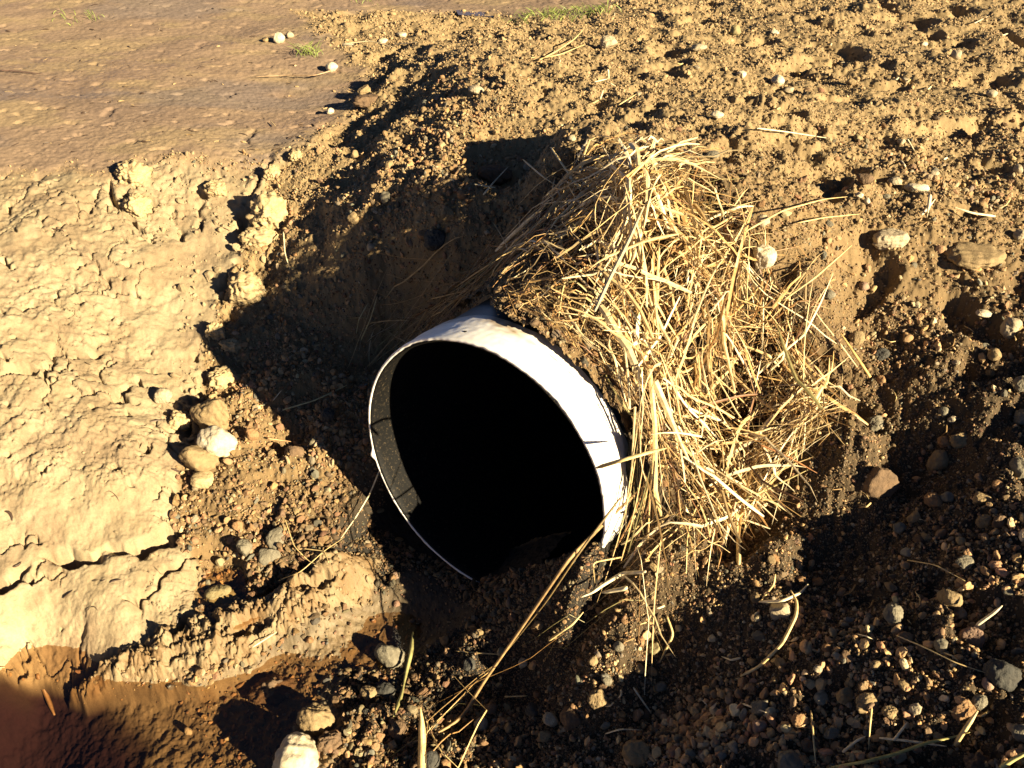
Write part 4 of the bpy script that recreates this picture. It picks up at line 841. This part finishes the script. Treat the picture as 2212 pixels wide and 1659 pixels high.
stalk('straw_stalk', [(1336,227,.01),(1375,203,.02)], 7*mm, GOLD, 'slanting straw behind the mound crest')
stalk('straw_stalk', [(1025,398,.02),(1048,402,.02),(1070,405,.02)], 7*mm, PALE, 'short level straw under the reddish rock')
stalk('straw_stalk', [(1045,420,.02),(1065,395,.03),(1098,360,.03)], 9*mm, PALE, 'slanted straw crossing the level one under the reddish rock')
stalk('straw_stalk', [(1130,345,.03),(1170,380,.04),(1215,410,.04)], 8*mm, GOLD, 'straw poking left from the heap top')
stalk('straw_stalk', [(1190,318,.03),(1225,370,.05),(1260,420,.06)], 8*mm, GOLD, 'straw poking up left above the heap corner')
stalk('straw_stalk', [(612,500,.01),(615,545,.02),(626,582,.01)], 5*mm, PALE, 'thin curved straw above the round dirt-coated clod')
stalk('straw_stalk', [(612,885,.01),(680,865,.02),(750,832,.02)], 7*mm, (.48, .44, .22), 'longest pale green straw on the shaded slope left of the pipe')
stalk('straw_stalk', [(685,882,.01),(745,855,.01)], 4*mm, (.48, .44, .22), 'thin straw parallel below the longest shaded one')
stalk('straw_stalk', [(590,865,.01),(608,843,.01)], 5*mm, PALE, 'very short straw left of the longest shaded one')
stalk('straw_stalk', [(578,947,.02),(630,954,.01)], 8*mm, (.45, .27, .13), 'short brown straw at the shadow tip beside the orange stone')
stalk('straw_stalk', [(820,1015,.03),(800,1065,.02),(770,1115,.02),(735,1165,.01)], 4*mm, PALE, 'thin pale straw hanging from the torn collar edge')
stalk('straw_stalk', [(600,1255,.01),(650,1235,.02),(700,1190,.02),(745,1160,.01)], 4*mm, GOLD, 'thin straw along the wet foot of the gravel fan')
stalk('straw_stalk', [(655,1185,.01),(700,1190,.02),(710,1215,.02)], 5*mm, GOLD, 'short bent straw beside the two speckled grey stones')
stalk('straw_stalk', [(615,1120,.01),(635,1180,.02),(670,1215,.02),(710,1225,.01)], 3*mm, GOLD, 'curved hair-thin straw on the gravel fan')
stalk('straw_stalk', [(545,1398,.01),(598,1365,.01)], 6*mm, PALE, 'short pale straw on the wet mud ridge')
stalk('straw_stalk', [(0,1442,.006),(12,1441,.006)], 5*mm, GOLD, 'tiny straw at the left edge above the brown water')
stalk('stick', [(80,1455,-.0),(100,1500,-.0),(118,1545,.004)], 13*mm, (.25, .15, .07), 'brown stick half sunk in the dark red-brown water', 'stick')
stalk('straw_stalk', [(780,735,.01),(800,690,.02),(815,640,.02)], 6*mm, (.5, .42, .2), 'long pale blade on the shaded slope, top left of the collar')
stalk('straw_stalk', [(770,720,.01),(775,690,.02),(795,655,.02)], 5*mm, (.42, .38, .2), 'second pale blade beside the long one on the shaded slope')
stalk('root', [(550,166,.01),(620,162,.01),(680,163,.02),(715,153,.02)], 12*mm, (.36, .25, .15), 'long thin root lying on the mud flat', 'root', taper=[.3, .6, .8, 1])
stalk('root', [(0,152,.01),(30,153,.01),(92,160,.01)], 9*mm, (.13, .08, .06), 'dark twig lying on the mud at the far left', 'twig')
stalk('straw_stalk', [(740,95,.02),(800,88,.02),(850,102,.01)], 6*mm, PALE, 'thin straws between three flat white stones')
stalk('straw_stalk', [(850,96,.01),(900,92,.02)], 6*mm, PALE, 'short straw right of the three flat white stones')
stalk('straw_stalk', [(585,262,.01),(595,272,.01)], 6*mm, GOLD, 'short straw on the mud near the mound')
stalk('straw_stalk', [(2105,50,.02),(2135,35,.02)], 8*mm, PALE, 'short straw at the top right corner')
r_ = np.random.default_rng(77)
for i in range(70):
    while True:
        px, py = r_.uniform(900, 2200), r_.uniform(20, 1640)
        if (px > 1800 or py < 280 or (py > 1300 and px > 1300)) : break
    L = r_.uniform(14, 46) * (.55 if py < 400 else 1); a = r_.uniform(0, np.pi); reg = REG(px, py)
    stalk('straw_stalk', [(px, py), (px + L * .5 * math.cos(a), py + L * .35 * math.sin(a) + 2, .012), (px + L * math.cos(a + .3), py + L * .7 * math.sin(a + .3))], r_.uniform(2, 5) * mm * (1.5 if py < 400 else 1), [GOLD, PALE, BRN][int(r_.integers(3))], 'short loose straw bit scattered %s' % {'right bank': 'on the right gravel bank', 'bottom': 'on the gravel at the bottom', 'slope': 'on the shaded slope', 'field': 'on the soil behind the pipe'}[reg[0]], 'straw', 'straw bits, ' + reg[0])
# dark shreds of root and crust on the mud and clay
x, y = sample(3500, 61, lambda x, y: np.clip(gsample(A_mud, x, y) * .8 + gsample(A_clay, x, y) * .12, 0, 1), r1=6.0); r_ = np.random.default_rng(62); m_n = len(x)
p = lay(np.stack([x, y], 1), r_.normal(size=m_n) * .6, r_.uniform(.008, .04, m_n), np.full(m_n, .002), r_.normal(size=m_n), np.full(m_n, .06), r_, 5, .002)
cdb = np.where(r_.random((m_n, 1)) < .75, np.array([[.07, .045, .03]]), np.array([[.42, .30, .15]])); V, Fc, cc = strand_mesh(p, np.exp(r_.uniform(math.log(.002), math.log(.008), m_n)), cdb)
tag(mesh_np('plant_debris', V, Fc, M_straw, False, cc), kind='stuff')
# green grass
M_grass = M_straw
def grass(pts, nn, spread, seed, label, h=(.02, .06)):
    r_ = np.random.default_rng(seed); q = np.array(pts, float); P_, _ = hit(q[:, 0], q[:, 1]); i = r_.integers(0, len(q), nn); x0 = P_[i, 0] + r_.normal(size=nn) * spread; y0 = P_[i, 1] + r_.normal(size=nn) * spread * .8
    k = 6; s_ = np.linspace(0, 1, k)[None]; a = r_.uniform(0, 6.28, nn)[:, None]; ln = r_.uniform(*h, nn)[:, None]; x = x0[:, None] + np.cos(a) * ln * s_ ** 1.5 * .8; y = y0[:, None] + np.sin(a) * ln * s_ ** 1.5 * .8; z = ground(x0, y0)[:, None] + ln * s_ * (1 - .35 * s_)
    c = np.array([[.16, .20, .045]]) * r_.uniform(.7, 1.5, (nn, 1)); V, Fc, cc = strand_mesh(np.stack([x, y, z], 2), r_.uniform(.002, .004, nn), c)
    o = mesh_np('grass_tuft' if nn < 100 else 'grass', V, Fc, M_grass, False, cc); tag(o, label, 'grass') if nn < 100 else tag(o, kind='stuff')
grass([(670, 118), (676, 122)], 40, .03, 81, 'small green grass tuft at the mud edge near the pale stones', (.03, .09))
grass([(145, 36), (190, 44)], 30, .05, 82, 'sparse green blades on the far left of the mud flat', (.02, .06))
grass([(1130, 40), (1165, 36), (1195, 38), (1225, 32), (1260, 30), (1290, 28)], 240, .06, 83, 'low patch of green grass behind the far mound', (.02, .06))
grass([(800, 4)], 20, .04, 84, 'tiny green tuft at the top edge of the mud', (.02, .06))
